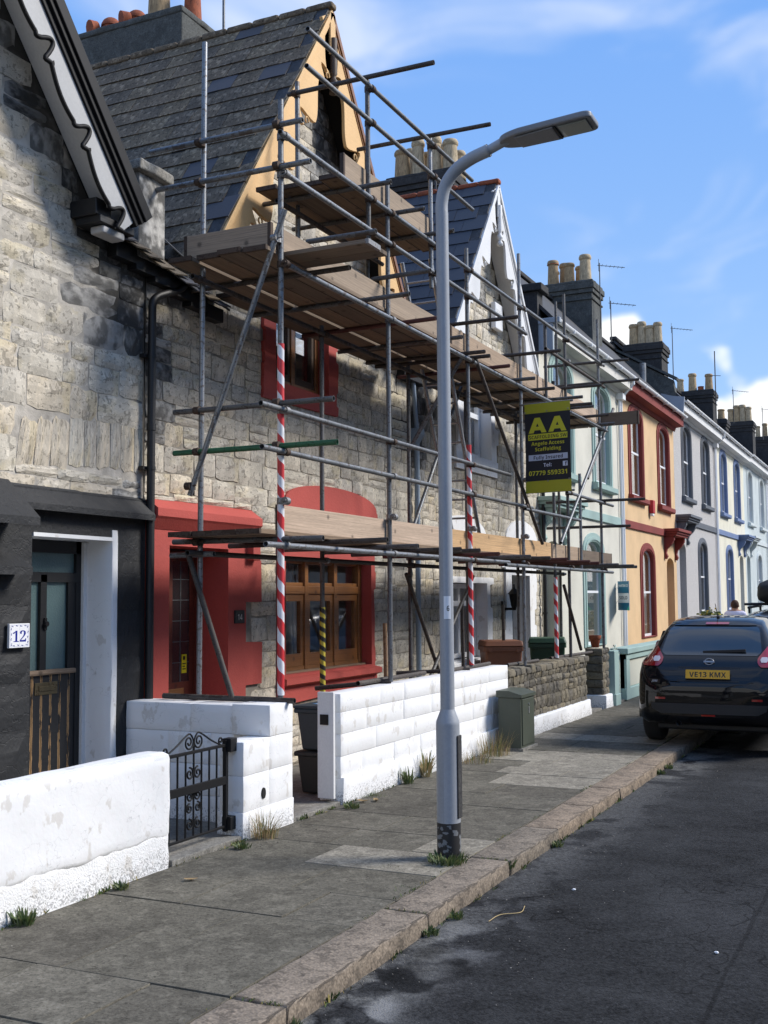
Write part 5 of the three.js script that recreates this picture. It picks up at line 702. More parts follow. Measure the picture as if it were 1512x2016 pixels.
  br([O + 0.06, 4.44, 18.36], [O + 0.06, 2.6, 15.9], M.galv[1]); br([O + 0.05, 5.1, 19.3], [O + 0.05, 3.7, 17.5], M.galv[2]); br([I + 0.05, 2.1, 12.2], [I + 0.05, 0.6, 13.4], M.tubeD); br([I + 0.1, 2.1, 14.3], [I + 0.1, 0.6, 12.5], M.galv[2]); br([O + 0.05, 1.98, 16.04], [O + 0.05, 1.0, 16.9], M.tubeD);
  // couplers at the crossings
  for (const [d] of outer) for (const y of [2.25, 3.03, 3.38, 4.63, 5.41, 5.74]) { if (d > 16 && y > 3 && y < 3.2) continue; coupler(O, y, d); }
  for (const y of [6.52, 6.87]) for (const d of [9.69, 11.27]) coupler(O, y, d); for (const y of [5.41, 5.74]) for (const d of [9.69, 11.27]) coupler(O, y, d, 'D', M.coup);
  for (const y of [3.44, 3.08, 5.83, 5.47, 4.9, 4.6, 2.3]) { coupler(I, y, 8.0, 'X', M.coup); } for (const y of [3.44, 3.08, 5.83, 5.47]) coupler(O, y - 0.0, 7.98, 'X', M.coup);
  for (const d of [10.2, 12.42, 14.35, 16.5, 18.77]) for (const y of [2.2, 4.58]) coupler(I, y, d); coupler(I, 6.98, 9.69, 'X', M.coup); coupler(-5.62, 2.78, 7.95, 'X', M.coup); coupler(O, 4.83, 7.95, 'X', M.coupN); for (const d of [8, 10.13, 12.36, 14.34]) coupler(O, 2.62, d, 'D', M.coupN);
  // decks: four boards wide
  const board = (x, y, a, b, m, w = 0.222, t = 0.038) => { const geo = bx(x, x + w, y, y + t, a, b, 0.004), uv = geo.attributes.uv, o = rnd() * 2; for (let i = 0; i < uv.count; i++) { const u = uv.getX(i), v = uv.getY(i); uv.setXY(i, Math.abs(geo.attributes.normal.getY(i)) > 0.7 ? v + o : u + o, Math.abs(geo.attributes.normal.getY(i)) > 0.7 ? u + o : v + o); } const bd = part('scaffold_board', geo, m ?? pick(M.boards), S); const end = [bx(x - 0.002, x + w + 0.002, y - 0.002, y + t + 0.002, a - 0.002, a + 0.03), bx(x - 0.002, x + w + 0.002, y - 0.002, y + t + 0.002, b - 0.03, b + 0.002)]; end.forEach(e => part('end_band', e, M.coup, bd)); return bd; };
  for (let k = 0; k < 4; k++) { const x = -5.70 + k * 0.231; let a = 7.72 + rr(-0.06, 0.06); for (const l of [3.9, 3.9, 3.4]) { board(x + rr(-0.004, 0.004), 2.337 + rr(0, 0.006), a, Math.min(a + l, 19.0)); a += l + 0.008; } }
  for (let k = 0; k < 4; k++) { const x = -5.72 + k * 0.236 + (k === 0 ? -0.03 : 0); let a = 7.78 + rr(-0.06, 0.04); for (const l of [3.9, 3.9, 3.2]) { board(x + rr(-0.006, 0.006), 4.716 + rr(0, 0.006), a, Math.min(a + l, 18.9)); a += l + 0.008; } }
  board(-6.02, 4.716, 8.9, 12.8); board(-6.0, 4.716, 14.0, 17.6);
  for (let k = 0; k < 4; k++) board(-5.74 + k * 0.235, 5.815 + rr(0, 0.004), 9.22 + rr(-0.06, 0.06), 11.62 + rr(-0.05, 0.1));
  // toe boards on edge
  const toe = (y, a, b, m, x = O - 0.075) => board(x, y, a, b, m, 0.038, 0.222);
  toe(2.375, 8.04, 11.75, M.toe[0]); toe(2.372, 11.78, 15.75, M.toe[1]); toe(2.36, 15.77, 17.3, M.toe[2]); toe(2.33, 17.35, 19.3, M.boards[2]);
  toe(4.755, 8.05, 11.9, M.toe[3]); toe(4.755, 11.93, 15.2, M.toe[2]); toe(4.75, 15.22, 18.6, M.toe[0]); toe(5.85, 9.25, 11.45, M.toe[3], O - 0.085);
  { const tb = (x0, x1, y, d, m, h = 0.222) => { const geo = bx(x0, x1, y, y + h, d, d + 0.038, 0.004); const bd = part('scaffold_board', geo, m, S); part('end_band', bx(x0 - 0.002, x0 + 0.03, y - 0.002, y + h + 0.002, d - 0.002, d + 0.04), M.coup, bd); part('end_band', bx(x1 - 0.03, x1 + 0.002, y - 0.002, y + h + 0.002, d - 0.002, d + 0.04), M.coup, bd); }; tb(-5.68, -4.80, 4.755, 7.90, M.toe[3]); tb(-4.95, -4.12, 4.70, 18.62, M.boards[2]); 
    const pl = part('scaffold_board', bx(-4.86, -3.98, 4.735, 4.773, 8.1, 8.325, 0.004), M.boards[1], S); part('end_band', bx(-4.01, -3.978, 4.733, 4.775, 8.098, 8.327), M.coupN, pl); part('scaffold_board', bx(-5.1, -4.0, 4.735, 4.773, 8.33, 8.5, 0.004), M.boards[2], S); }
  console.log('scaffold');
}
{ // ladder through the deck
  const L = thing('ladder', 'aluminium ladder standing on the lower scaffold deck and passing through the upper one', 'ladder', [-5.35, 2.38, 14.1]), b = [-5.42, 2.385, 14.05], t = [-5.42, 5.95, 12.35], w = 0.19;
  for (const s of [-1, 1]) part('stile', cyl([b[0] + s * w, b[1], b[2]], [t[0] + s * w, t[1], t[2]], 0.026, 0.026, 6), M.alu, L);
  for (let k = 1; k < 15; k++) { const q = k / 15, y = mix(b[1], t[1], q), d = mix(b[2], t[2], q); part('rung', cyl([b[0] - w, y, d], [b[0] + w, y, d], 0.014, 0.014, 8), M.alu, L); }
}
{ // banner
  const B = thing('banner', 'black and yellow scaffolding company banner hung from the scaffold', 'banner', [-4.4, 3.19, 14.26]);
  const m = print(512, 1000, (k, w, h) => {
    k.fillStyle = '#14161f'; k.fillRect(0, 0, w, h); k.fillStyle = '#a9a41e'; k.fillRect(0, 0, w, 108); k.fillRect(0, 868, w, 132);
    k.fillStyle = '#c9c22a'; const A = x => { k.beginPath(); k.moveTo(x, 330); k.lineTo(x + 72, 160); k.lineTo(x + 132, 160); k.lineTo(x + 205, 330); k.lineTo(x + 148, 330); k.lineTo(x + 134, 300); k.lineTo(x + 70, 300); k.lineTo(x + 56, 330); k.closePath(); k.fill(); k.fillStyle = '#14161f'; k.beginPath(); k.moveTo(x + 86, 260); k.lineTo(x + 102, 222); k.lineTo(x + 118, 260); k.fill(); k.fillStyle = '#c9c22a'; }; A(40); A(265);
    k.fillRect(34, 342, 446, 68); k.textAlign = 'center'; k.textBaseline = 'middle'; k.fillStyle = '#14161f'; k.font = 'bold 52px sans-serif'; k.fillText('SCAFFOLDING SW', 257, 378, 430);
    k.fillStyle = '#c9c22a'; k.font = 'bold 56px sans-serif'; k.fillText('Angelo Access', 257, 450, 420); k.fillText('Scaffolding', 257, 514, 330);
    k.fillStyle = '#b9bfcd'; k.fillRect(34, 574, 446, 66); k.fillStyle = '#14161f'; k.font = 'bold 54px sans-serif'; k.fillText('Fully Insured', 257, 608, 372);
    k.fillStyle = '#d4d8e4'; k.font = 'bold 56px sans-serif'; k.fillText('Tel:', 250, 694); k.fillRect(422, 666, 54, 54); k.fillStyle = '#14161f'; k.font = 'bold 58px sans-serif'; k.fillText('f', 456, 696);
    k.fillStyle = '#c9c22a'; k.font = 'bold 70px sans-serif'; k.fillText('07779 559331', 256, 782, 462);
  }, 0.55);
  const g = new THREE.PlaneGeometry(0.63, 1.2, 16, 30), p = g.attributes.position; for (let i = 0; i < p.count; i++) { const x = p.getX(i), y = p.getY(i); p.setZ(i, 0.018 * fb3(x * 3, y * 2.2, 5, 3) + 0.02 * Math.sin(x * 5) * (0.6 - Math.abs(y))); p.setY(i, y + 0.018 * x); p.setX(i, x + 0.015 * (0.6 - Math.abs(y)) * -x); } g.computeVertexNormals(); g.translate(-4.37, 3.795, -14.26);
  part('vinyl_sheet', g, m, B); for (const y of [3.20, 4.39]) part('hanging_rail', cyl([-4.76, y, 14.28], [-4.02, y + 0.01, 14.28], 0.014, 0.014, 8), M.galv[1], B);
  for (const [x, y] of [[-4.67, 4.27], [-4.37, 4.28], [-4.08, 4.29], [-4.67, 3.34], [-4.37, 3.345], [-4.08, 3.36]]) part('eyelet', new THREE.TorusGeometry(0.009, 0.003, 6, 12).translate(x, y, -14.235), M.coupN, B);
}
// ================= STREET FURNITURE =================
{
  const L = thing('street_lamp', 'grey street lamp column with curved arm and flat LED head', 'lamp post', [-3.02, 0, 7.36]), x = -3.02, d = 7.36;
  const lathe = pr => { const g = new THREE.LatheGeometry(pr.map(p => new THREE.Vector2(p[0], p[1])), 28); g.translate(x, 0, -d); const uv = g.attributes.uv, ps = g.attributes.position; for (let i = 0; i < uv.count; i++) uv.setXY(i, uv.getX(i) * 0.5, ps.getY(i)); return g; };
  part('base_sleeve', lathe([[0.083, 0.24], [0.083, 0.92], [0.081, 0.945], [0.056, 1.01], [0.050, 1.03]]), M.post, L);
  const blk = tex(256, 256, 0.5, 0.5, (u, v) => { const a = pf(u, v, 6, 8, 301, 5); return a > 0.63 ? [0.16, 0.17, 0.18] : [0.015, 0.015, 0.016]; });
  part('painted_foot', lathe([[0.0835, -0.12], [0.0835, 0.245], [0.083, 0.25]]), mk([1, 1, 1], { map: blk, rough: 0.6 }), L);
  part('column', mg(lathe([[0.0505, 1.0], [0.0475, 3.0], [0.0455, 4.6]]), path([[x, 4.55, d], [x, 4.68, d], [x + 0.03, 4.80, d], [x + 0.11, 4.90, d], [x + 0.23, 4.965, d], [x + 0.37, 5.005, d]], 0.0455, 40, 20), cyl([x + 0.355, 5.0, d], [x + 0.365, 5.003, d], 0.0475, 0.0475, 20)), M.post, L);
  part('access_door', mg(bx(x + 0.06, x + 0.088, 0.28, 0.85, d - 0.03, d + 0.045, 0.008)), M.chimD, L);
  part('spigot', cyl([x + 0.365, 5.003, d], [x + 0.56, 5.075, d], 0.034, 0.036, 20), M.post, L);
  // flat head: rounded plan, thin edge, seen from below
  const A = 0.075, head = new THREE.Shape(); head.moveTo(0, 0.03); head.quadraticCurveTo(0.02, 0.09, 0.16, 0.115); head.lineTo(0.60, 0.125); head.quadraticCurveTo(0.66, 0.125, 0.665, 0.09); head.lineTo(0.665, -0.09); head.quadraticCurveTo(0.66, -0.125, 0.60, -0.125); head.lineTo(0.16, -0.115); head.quadraticCurveTo(0.02, -0.09, 0, -0.03);
  const place = g => { g.rotateX(-Math.PI / 2); g.rotateZ(A - 0.02); g.translate(x + 0.47, 5.035, -d); return boxUV(g); };
  part('lamp_head', mg(place(new THREE.ExtrudeGeometry(head, { depth: 0.018, bevelEnabled: true, bevelSize: 0.01, bevelThickness: 0.014, bevelSegments: 3, curveSegments: 10 })), place(new THREE.ExtrudeGeometry(shp([[0.13, -0.085], [0.39, -0.10], [0.39, 0.10], [0.13, 0.085]]), { depth: 0.004, bevelEnabled: true, bevelSize: 0.01, bevelThickness: 0.004, bevelSegments: 2 }).translate(0, 0, -0.024))), M.lampG, L);
  part('led_lens', place(new THREE.ExtrudeGeometry(shp([[0.435, -0.095], [0.635, -0.095], [0.635, 0.095], [0.435, 0.095]]), { depth: 0.01, bevelEnabled: false }).translate(0, 0, -0.026)), M.lens, L); part('seam', place(new THREE.BoxGeometry(0.016, 0.21, 0.01).translate(0.41, 0, -0.022)), M.iron, L);
  { const q = 0.52, th = a => [x + 0.0505 * Math.cos(a), d - 0.0505 * Math.sin(a)], pts = [], uv = [], id = []; for (let i = 0; i <= 6; i++) { const a = 0.55 + i / 6 * 1.0, [px, pd] = th(a); for (const y of [1.66, 1.82]) { pts.push(px + 0.001 * Math.cos(a), y, -pd + 0.001 * Math.sin(a)); uv.push(1 - i / 6, y > 1.7 ? 1 : 0); } if (i) { const k = i * 2; id.push(k - 2, k, k - 1, k, k + 1, k - 1); } } const g = new THREE.BufferGeometry(); g.setAttribute('position', new THREE.Float32BufferAttribute(pts, 3)); g.setAttribute('uv', new THREE.Float32BufferAttribute(uv, 2)); g.setIndex(id); g.computeVertexNormals(); part('number_label', g, print(64, 160, (k, w, h) => { k.fillStyle = '#dfe3e8'; k.fillRect(0, 0, w, h); k.fillStyle = '#222'; k.font = 'bold 52px sans-serif'; k.textAlign = 'center'; k.fillText('6', w / 2 + 6, 104); }), L); }
}
{ // telecom cabinet
  const C = thing('utility_cabinet', 'dark green metal utility cabinet standing by the end of the white wall', 'cabinet', [-4.42, 0, 12.95]), m = mk([0.072, 0.085, 0.062], { map: T.render, rough: 0.5, bump: T.renderB, bs: 0.0008 });
  part('body', bx(-4.57, -4.29, -0.02, 0.62, 12.72, 13.24, 0.008), m, C); part('hood', extD([[-4.59, 0.62], [-4.27, 0.62], [-4.27, 0.655], [-4.43, 0.70], [-4.59, 0.70]], 12.70, 13.26, 0.006), m, C); part('door', bx(-4.288, -4.278, 0.06, 0.60, 12.76, 13.2, 0.004), m, C); part('plinth', bx(-4.60, -4.26, -0.03, 0.03, 12.7, 13.27), M.conc, C); part('lock', mg(bx(-4.278, -4.272, 0.42, 0.50, 12.98, 13.01, 0.002), cyl([-4.28, 0.53, 12.995], [-4.270, 0.53, 12.995], 0.014)), M.alu, C);
}
function wheelie(label, x, d, m, turn, group) {
  const B = thing('wheelie_bin', label, 'bin', [x, 0.10, d], group); B.rotation.y = turn; const P = (n, g, mm = m, par = B) => { const o = sh(new THREE.Mesh(g, mm)); o.name = n; par.add(o); return o; };
  const tp = (w0, d0, w1, d1, y0, y1) => { const g = new RoundedBoxGeometry(1, 1, 1, 2, 0.06), p = g.attributes.position; for (let i = 0; i < p.count; i++) { const t = p.getY(i) + 0.5; p.setXYZ(i, p.getX(i) * mix(w0, w1, t), mix(y0, y1, t), p.getZ(i) * mix(d0, d1, t)); } g.computeVertexNormals(); return boxUV(g); };
  P('body', tp(0.44, 0.48, 0.55, 0.66, 0.06, 0.95)); P('rim', tp(0.59, 0.71, 0.59, 0.71, 0.92, 0.99)); P('lid', tp(0.61, 0.74, 0.55, 0.66, 0.995, 1.07)); P('handle', new THREE.CylinderGeometry(0.015, 0.015, 0.5, 8).rotateZ(Math.PI / 2).translate(0, 0.97, -0.40));
  for (const s of [-1, 1]) { P('wheel', new THREE.CylinderGeometry(0.1, 0.1, 0.05, 16).rotateZ(Math.PI / 2).translate(s * 0.24, 0.1, -0.24), M.iron); P('lid_lug', new THREE.BoxGeometry(0.04, 0.05, 0.04).translate(s * 0.2, 0.93, 0.36)); }
}
const plasticB = mk([0.30, 0.115, 0.055], { rough: 0.6, map: T.render }), plasticG = mk([0.022, 0.075, 0.035], { rough: 0.55, map: T.render });
wheelie('brown wheelie bin behind the rubble stone wall', -5.66, 15.9, plasticB, 0.5); wheelie('dark green wheelie bin behind the rubble stone wall', -5.34, 17.2, plasticG, 0.3);
{ // two stacked recycling boxes
  const mk2 = (label, y, c, lid) => { const B = thing('recycling_box', label, 'recycling box', [-5.02, y, 9.35]); const P = (n, g, m) => { const o = sh(new THREE.Mesh(g, m)); o.name = n; B.add(o); return o; }; const m = mk(c, { rough: 0.55, map: T.render });
    const g = new RoundedBoxGeometry(1, 1, 1, 2, 0.05), p = g.attributes.position; for (let i = 0; i < p.count; i++) { const t = p.getY(i) + 0.5; p.setXYZ(i, p.getX(i) * mix(0.34, 0.41, t), t * 0.36, p.getZ(i) * mix(0.5, 0.58, t)); } g.computeVertexNormals(); P('body', boxUV(g), m); P('rim', new RoundedBoxGeometry(0.45, 0.045, 0.62, 2, 0.015).translate(0, 0.36, 0), m); if (lid) { P('lid', new RoundedBoxGeometry(0.46, 0.03, 0.63, 2, 0.012).translate(0, 0.395, 0), m); const q = new THREE.PlaneGeometry(0.3, 0.22).rotateX(-Math.PI / 2).translate(0.03, 0.4115, 0.03); P('leaflet', q, print(128, 96, (k, w, h) => { k.fillStyle = '#3b7fb5'; k.fillRect(0, 0, w, h); k.fillStyle = '#d8dde2'; k.fillRect(8, 50, 70, 34); k.fillStyle = '#27506e'; k.fillRect(80, 8, 40, 40); })); } };
  mk2('black plastic recycling box under another box in the gateway', 0.03, [0.02, 0.024, 0.024]); mk2('dark blue-green lidded recycling box stacked on a black one in the gateway', 0.42, [0.035, 0.055, 0.065], true);
}
{ const P = thing('flower_pot', 'small terracotta flower pot on top of the dark stone gate pier', 'flower pot', [-4.86, 0.97, 18.3]); const g = new THREE.LatheGeometry([[0, 0], [0.06, 0], [0.085, 0.14], [0.1, 0.14], [0.105, 0.2], [0.09, 0.2], [0.085, 0.16], [0, 0.16]].map(p => new THREE.Vector2(...p)), 20); const o = sh(new THREE.Mesh(g, M.terra)); o.name = 'pot'; P.add(o); const s = sh(new THREE.Mesh(new THREE.CylinderGeometry(0.084, 0.084, 0.01, 16).translate(0, 0.165, 0), M.soil)); s.name = 'soil'; P.add(s);
 }
// ================= WEEDS =================
function tuft(name, label, x, y, d, n, h, sp, mats, leafy = false) {
  const T2 = thing(name, label, 'weed', [x, y, d]); const by = mats.map(() => []);
  if (leafy) n = Math.round(n * 2.5); for (let k = 0; k < n; k++) { const a = rnd() * 6.28, r = Math.sqrt(rnd()) * sp, hh = h * rr(0.35, 1), lean = rr(0.1, 0.7) * hh, bxx = r * Math.cos(a), bz = r * Math.sin(a), w = leafy ? rr(0.004, 0.009) : rr(0.0015, 0.003), a2 = a + rr(-0.7, 0.7);
    const P = [0, 0.35, 0.7, 1].map(t => new THREE.Vector3(bxx + Math.cos(a2) * lean * t * t, hh * (t - 0.25 * t * t * (lean / hh)), bz + Math.sin(a2) * lean * t * t)); const side = new THREE.Vector3(-Math.sin(a2 + 0.6), 0, Math.cos(a2 + 0.6)); const ws = leafy ? [0.2, 1, 0.8, 0] : [1, 0.9, 0.6, 0.05]; const v = []; for (let i = 0; i < 3; i++) { const A = P[i].clone().addScaledVector(side, w * ws[i]), B = P[i].clone().addScaledVector(side, -w * ws[i]), C = P[i + 1].clone().addScaledVector(side, w * ws[i + 1]), Dd = P[i + 1].clone().addScaledVector(side, -w * ws[i + 1]); for (const q of [A, B, Dd, A, Dd, C]) v.push(q.x, q.y, q.z); }
    const g = new THREE.BufferGeometry(); g.setAttribute('position', new THREE.Float32BufferAttribute(v, 3)); g.computeVertexNormals(); by[Math.floor(rnd() * mats.length)].push(g); }
  by.forEach((l, i) => { if (!l.length) return; const o = sh(new THREE.Mesh(mergeGeometries(l), mats[i])); o.name = leafy ? 'leaves' : 'blades'; o.userData.kind = 'stuff'; T2.add(o); });
}
const dry = [M.straw, M.strawD, M.leaf[1]], grn = M.leaf;
tuft('grass_tuft', 'dry straw coloured grass tuft at the foot of the white gate pier', -4.56, 0, 7.42, 150, 0.26, 0.10, dry);
tuft('weed', 'small green weed in the gutter crack by the black iron gate', -4.52, 0, 7.05, 40, 0.05, 0.06, grn, true);
tuft('weed', 'low green weeds around the foot of the street lamp', -2.98, 0, 7.24, 110, 0.08, 0.13, grn, true);
tuft('weed', 'green weed on the kerb edge beside the street lamp', -2.66, -0.06, 7.5, 50, 0.07, 0.07, grn, true);
tuft('weed', 'leafy green weed growing at the foot of the roughcast garden wall', -4.60, 0, 4.92, 40, 0.11, 0.06, grn, true);
tuft('weed', 'tiny green weed under the roughcast garden wall', -4.58, 0, 5.75, 20, 0.06, 0.05, grn, true);
[[4.42, 'at the first joint of the kerb stones'], [5.98, 'at the kerb joint before the street lamp'], [6.35, 'in the gutter just before the street lamp'], [8.45, 'in the gutter past the street lamp'], [12.3, 'against the kerb behind the parked black car'], [12.7, 'by the kerb under the tail of the black car']].forEach(([d, t]) => tuft('weed', 'small green weed ' + t, -2.58, -0.1, d, 26, 0.06, 0.05, grn, true));
tuft('weed', 'grassy weed against the white block wall near its timber gate stop', -4.56, 0, 9.35, 50, 0.06, 0.1, grn);
tuft('weed', 'tall thin weed standing against the white block wall', -4.57, 0, 10.55, 26, 0.34, 0.05, [M.leaf[1], M.straw], true);
tuft('weed', 'short leafy weed against the white block wall beside a taller one', -4.57, 0, 10.1, 24, 0.2, 0.05, grn, true);
tuft('grass_tuft', 'long dry grass along the white wall beside the green cabinet', -4.52, 0, 12.3, 220, 0.36, 0.22, dry);
tuft('grass_tuft', 'flattened straw along the white wall short of the green cabinet', -4.50, 0, 11.7, 150, 0.16, 0.22, dry);
tuft('weed', 'green weed in the flagstone joint by the gateway', -4.5, 0, 8.75, 30, 0.06, 0.07, grn, true); tuft('weed', 'thin moss in the flagstone joint near the lamp', -3.3, -0.01, 7.0, 40, 0.025, 0.1, grn); tuft('weed', 'mossy grass in the joint between pavement and kerb', -2.95, -0.01, 6.5, 40, 0.03, 0.09, grn);
function leafAt(x, d, r, a, label) { const g = new THREE.CircleGeometry(r, 14).scale(1, 0.5, 1), p = g.attributes.position; for (let i = 0; i < p.count; i++) { const q = p.getX(i) / r; p.setZ(i, 0.3 * r * q * q + 0.5 * Math.abs(p.getY(i)) + 0.012 * fb3(p.getX(i) * 30, p.getY(i) * 30, a, 2)); } g.rotateX(-Math.PI / 2); g.rotateY(a); g.translate(x, 0.006, -d); g.computeVertexNormals(); single('brown_leaf', g, M.strawD, label, 'leaf'); }
leafAt(-4.3, 6.1, 0.045, 0.6, 'crumpled brown leaf lying on the pavement near the iron gate'); leafAt(-4.52, 9.02, 0.06, 0.2, 'curled dead leaf lying at the near end of the white block wall'); leafAt(-4.44, 9.12, 0.05, 2.2, 'smaller dead leaf lying beside a curled one by the white block wall');
for (const [x, d, t] of [[-1.05, 6.3, 'alone on the dark road'], [-2.1, 7.25, 'on the road near the kerb past the lamp']]) single('pebble', (g => { const p = g.attributes.position; for (let i = 0; i < p.count; i++) { const k = 1 + 0.5 * IN.noise(p.getX(i) * 90, p.getY(i) * 90, p.getZ(i) * 90 + x); p.setXYZ(i, p.getX(i) * k * 1.3, p.getY(i) * k * 0.7, p.getZ(i) * k); } g.computeVertexNormals(); return g.translate(x, -0.093, -d); })(new THREE.IcosahedronGeometry(0.010, 1)), M.pvc, 'small white pebble lying ' + t, 'pebble');
{ const tw = single('twig', path([[-2.36, -0.093, 6.35], [-2.34, -0.09, 6.5], [-2.25, -0.092, 6.6], [-2.27, -0.093, 6.75]], 0.0025, 20, 5), M.straw, 'curved dry stalk lying in the gutter', 'twig'); }
{ // loose grit in the gutter and along the wall foot; low moss and seedlings in the joints
  const G = new THREE.IcosahedronGeometry(1, 0), spots = []; for (let k = 0; k < 1800; k++) { const t = rnd(); if (t < 0.6) spots.push([-2.59 + Math.pow(rnd(), 2.2) * 0.8, -0.099, rr(2.5, 20), rr(0.001, 0.0045)]); else if (t < 0.85) spots.push([-4.64 + Math.pow(rnd(), 2) * 0.35, 0.001, rr(3.5, 17), rr(0.0015, 0.005)]); else spots.push([rr(-4.5, -2.9), 0.001, rr(3.5, 16), rr(0.001, 0.0035)]); }
  const m = new THREE.InstancedMesh(G, mk([0.42, 0.40, 0.36], { rough: 1 }), spots.length), q = new THREE.Matrix4(), c = new THREE.Color(); spots.forEach(([x, y, d, r], i) => { q.makeRotationY(rnd() * 6).scale(new THREE.Vector3(r * rr(0.8, 1.5), r * 0.7, r * rr(0.8, 1.3))).setPosition(x, y, -d); m.setMatrixAt(i, q); const b = rr(0.15, 0.8); m.setColorAt(i, c.setRGB(b, b * 0.96, b * 0.9)); }); m.name = 'grit'; m.userData = { kind: 'stuff', label: 'loose grit in the gutter and along the wall foot', category: 'grit' }; sh(m); scene.add(m);
  const bl = new THREE.BufferGeometry(); bl.setAttribute('position', new THREE.Float32BufferAttribute([-0.12, 0, 0, 0.12, 0, 0, 0.25, 1, 0.15, -0.12, 0, 0, 0.25, 1, 0.15, -0.02, 0.7, 0.1], 3)); bl.computeVertexNormals(); const ps = []; const add = (x, d, y, n, h, sp) => { for (let k = 0; k < n; k++) ps.push([x + rr(-sp, sp) * 0.4, y, d + rr(-sp, sp) * 1.6, h * rr(0.4, 1.2)]); };
  for (let k = 0; k < 70; k++) add(-4.635, rr(4.6, 13.2), 0, Math.round(rr(4, 22)), rr(0.012, 0.04), rr(0.02, 0.07)); for (let k = 0; k < 46; k++) add(-2.905, rr(4, 16), 0, Math.round(rr(3, 14)), rr(0.008, 0.02), rr(0.02, 0.07)); for (let k = 0; k < 60; k++) add(-2.60, rr(3.6, 18), -0.1, Math.round(rr(3, 18)), rr(0.012, 0.045), rr(0.02, 0.06)); for (const d of [4.43, 6.03, 7.45]) for (let k = 0; k < 9; k++) add(rr(-2.9, -2.62), d, 0.0, 8, 0.014, 0.012);
  const w = new THREE.InstancedMesh(bl, mk([0.12, 0.14, 0.045], { rough: 0.9 }), ps.length); ps.forEach(([x, y, d, h], i) => { q.makeRotationFromEuler(new THREE.Euler(rr(-0.8, 0.8), rnd() * 6.28, rr(-0.8, 0.8))).scale(new THREE.Vector3(h, h, h)).setPosition(x, y, -d); w.setMatrixAt(i, q); const t = rnd(); w.setColorAt(i, t < 0.5 ? c.setRGB(0.7, 0.9, 0.7) : t < 0.75 ? c.setRGB(1.9, 1.3, 1.1) : c.setRGB(0.45, 0.6, 0.5)); }); w.name = 'moss'; w.userData = { kind: 'stuff', label: 'moss and seedlings in the joints of pavement, kerb and walls', category: 'moss' }; sh(w); scene.add(w);
}
console.log('street');
// ================= CARS =================
function carLoft(st) {                                                           // st: [s, halfwidth, ybottom, ybelt, yroof, roofhalf]
  const cr = (k, s) => { let i = 0; while (i < st.length - 2 && s > st[i + 1][0]) i++; const a = st[Math.max(i - 1, 0)], b = st[i], c = st[i + 1], d = st[Math.min(i + 2, st.length - 1)], t = clamp((s - b[0]) / (c[0] - b[0])), h = c[0] - b[0]; const m0 = (c[k] - a[k]) / Math.max(c[0] - a[0], 1e-3) * h, m1 = (d[k] - b[k]) / Math.max(d[0] - b[0], 1e-3) * h, t2 = t * t, t3 = t2 * t; return (2 * t3 - 3 * t2 + 1) * b[k] + (t3 - 2 * t2 + t) * m0 + (-2 * t3 + 3 * t2) * c[k] + (t3 - t2) * m1; };
  const L = st[st.length - 1][0], ns = 64, rows = [];
  for (let i = 0; i <= ns; i++) {
    const q = i / ns, s = L * (q < 0.3 ? q * q / 0.3 * 0.9 + q * 0.1 : q), w = cr(1, s), yb = cr(2, s), yS = cr(3, s), yr = cr(4, s), rw = cr(5, s), ch = yr - yS;
    const half = [[0, yb], [w * 0.6, yb], [w * 0.88, yb + 0.01], [w * 0.97, yb + 0.07], [w, yb + 0.2], [w * 1.0, mix(yb + 0.2, yS, 0.4)], [w * 0.985, mix(yb + 0.2, yS, 0.75)], [w * 0.955, yS - 0.03], [w * 0.92, yS], [mix(w * 0.91, rw, 0.25), yS + ch * 0.22], [mix(w * 0.9, rw, 0.6), yS + ch * 0.55], [rw * 1.02, yS + ch * 0.82], [rw * 0.93, yS + ch * 0.93], [rw * 0.65, yS + ch * 0.985], [0, yr]];
    rows.push([s, [...half.map(p => [-p[0], p[1]]), ...half.slice(1, -1).reverse().map(p => [p[0], p[1]])]]);
  }
  const m = rows[0][1].length, pos = [], idx = []; rows.forEach(([s, r]) => r.forEach(p => pos.push(p[0], p[1], -s)));
  for (let i = 0; i < ns; i++) for (let j = 0; j < m; j++) { const a = i * m + j, b = i * m + (j + 1) % m, c = a + m, d = b + m; idx.push(a, c, b, b, c, d); }
  for (const [i, f] of [[0, 1], [ns, -1]]) { const c = pos.length / 3, r = rows[i][1]; pos.push(0, (r[0][1] + r[14][1]) / 2, -rows[i][0]); for (let j = 0; j < m; j++) { const a = i * m + j, b = i * m + (j + 1) % m; f > 0 ? idx.push(c, a, b) : idx.push(c, b, a); } }
  const g = new THREE.BufferGeometry(); g.setAttribute('position', new THREE.Float32BufferAttribute(pos, 3)); g.setIndex(idx); g.computeVertexNormals(); return g;
}
const ray = new THREE.Raycaster();
function patchOn(mesh, rows, nx, off) {                                          // panel laid on the rear of a body: rows of [y, x0, x1]
  const pos = [], idx = [], uv = []; const o = new THREE.Vector3(), dir = new THREE.Vector3(0, 0, -1);
  rows.forEach(([y, a, b], j) => { for (let i = 0; i <= nx; i++) { const x = mix(a, b, i / nx); ray.set(o.set(x, y, 3), dir); const h = ray.intersectObject(mesh)[0]; pos.push(x, y, h ? h.point.z + off : -0.6); uv.push(i / nx, j / (rows.length - 1)); } });
  for (let j = 0; j + 1 < rows.length; j++) for (let i = 0; i < nx; i++) { const a = j * (nx + 1) + i, c = a + nx + 1; idx.push(a, a + 1, c, a + 1, c + 1, c); }
  const g = new THREE.BufferGeometry(); g.setAttribute('position', new THREE.Float32BufferAttribute(pos, 3)); g.setAttribute('uv', new THREE.Float32BufferAttribute(uv, 2)); g.setIndex(idx); g.computeVertexNormals(); return g;
}
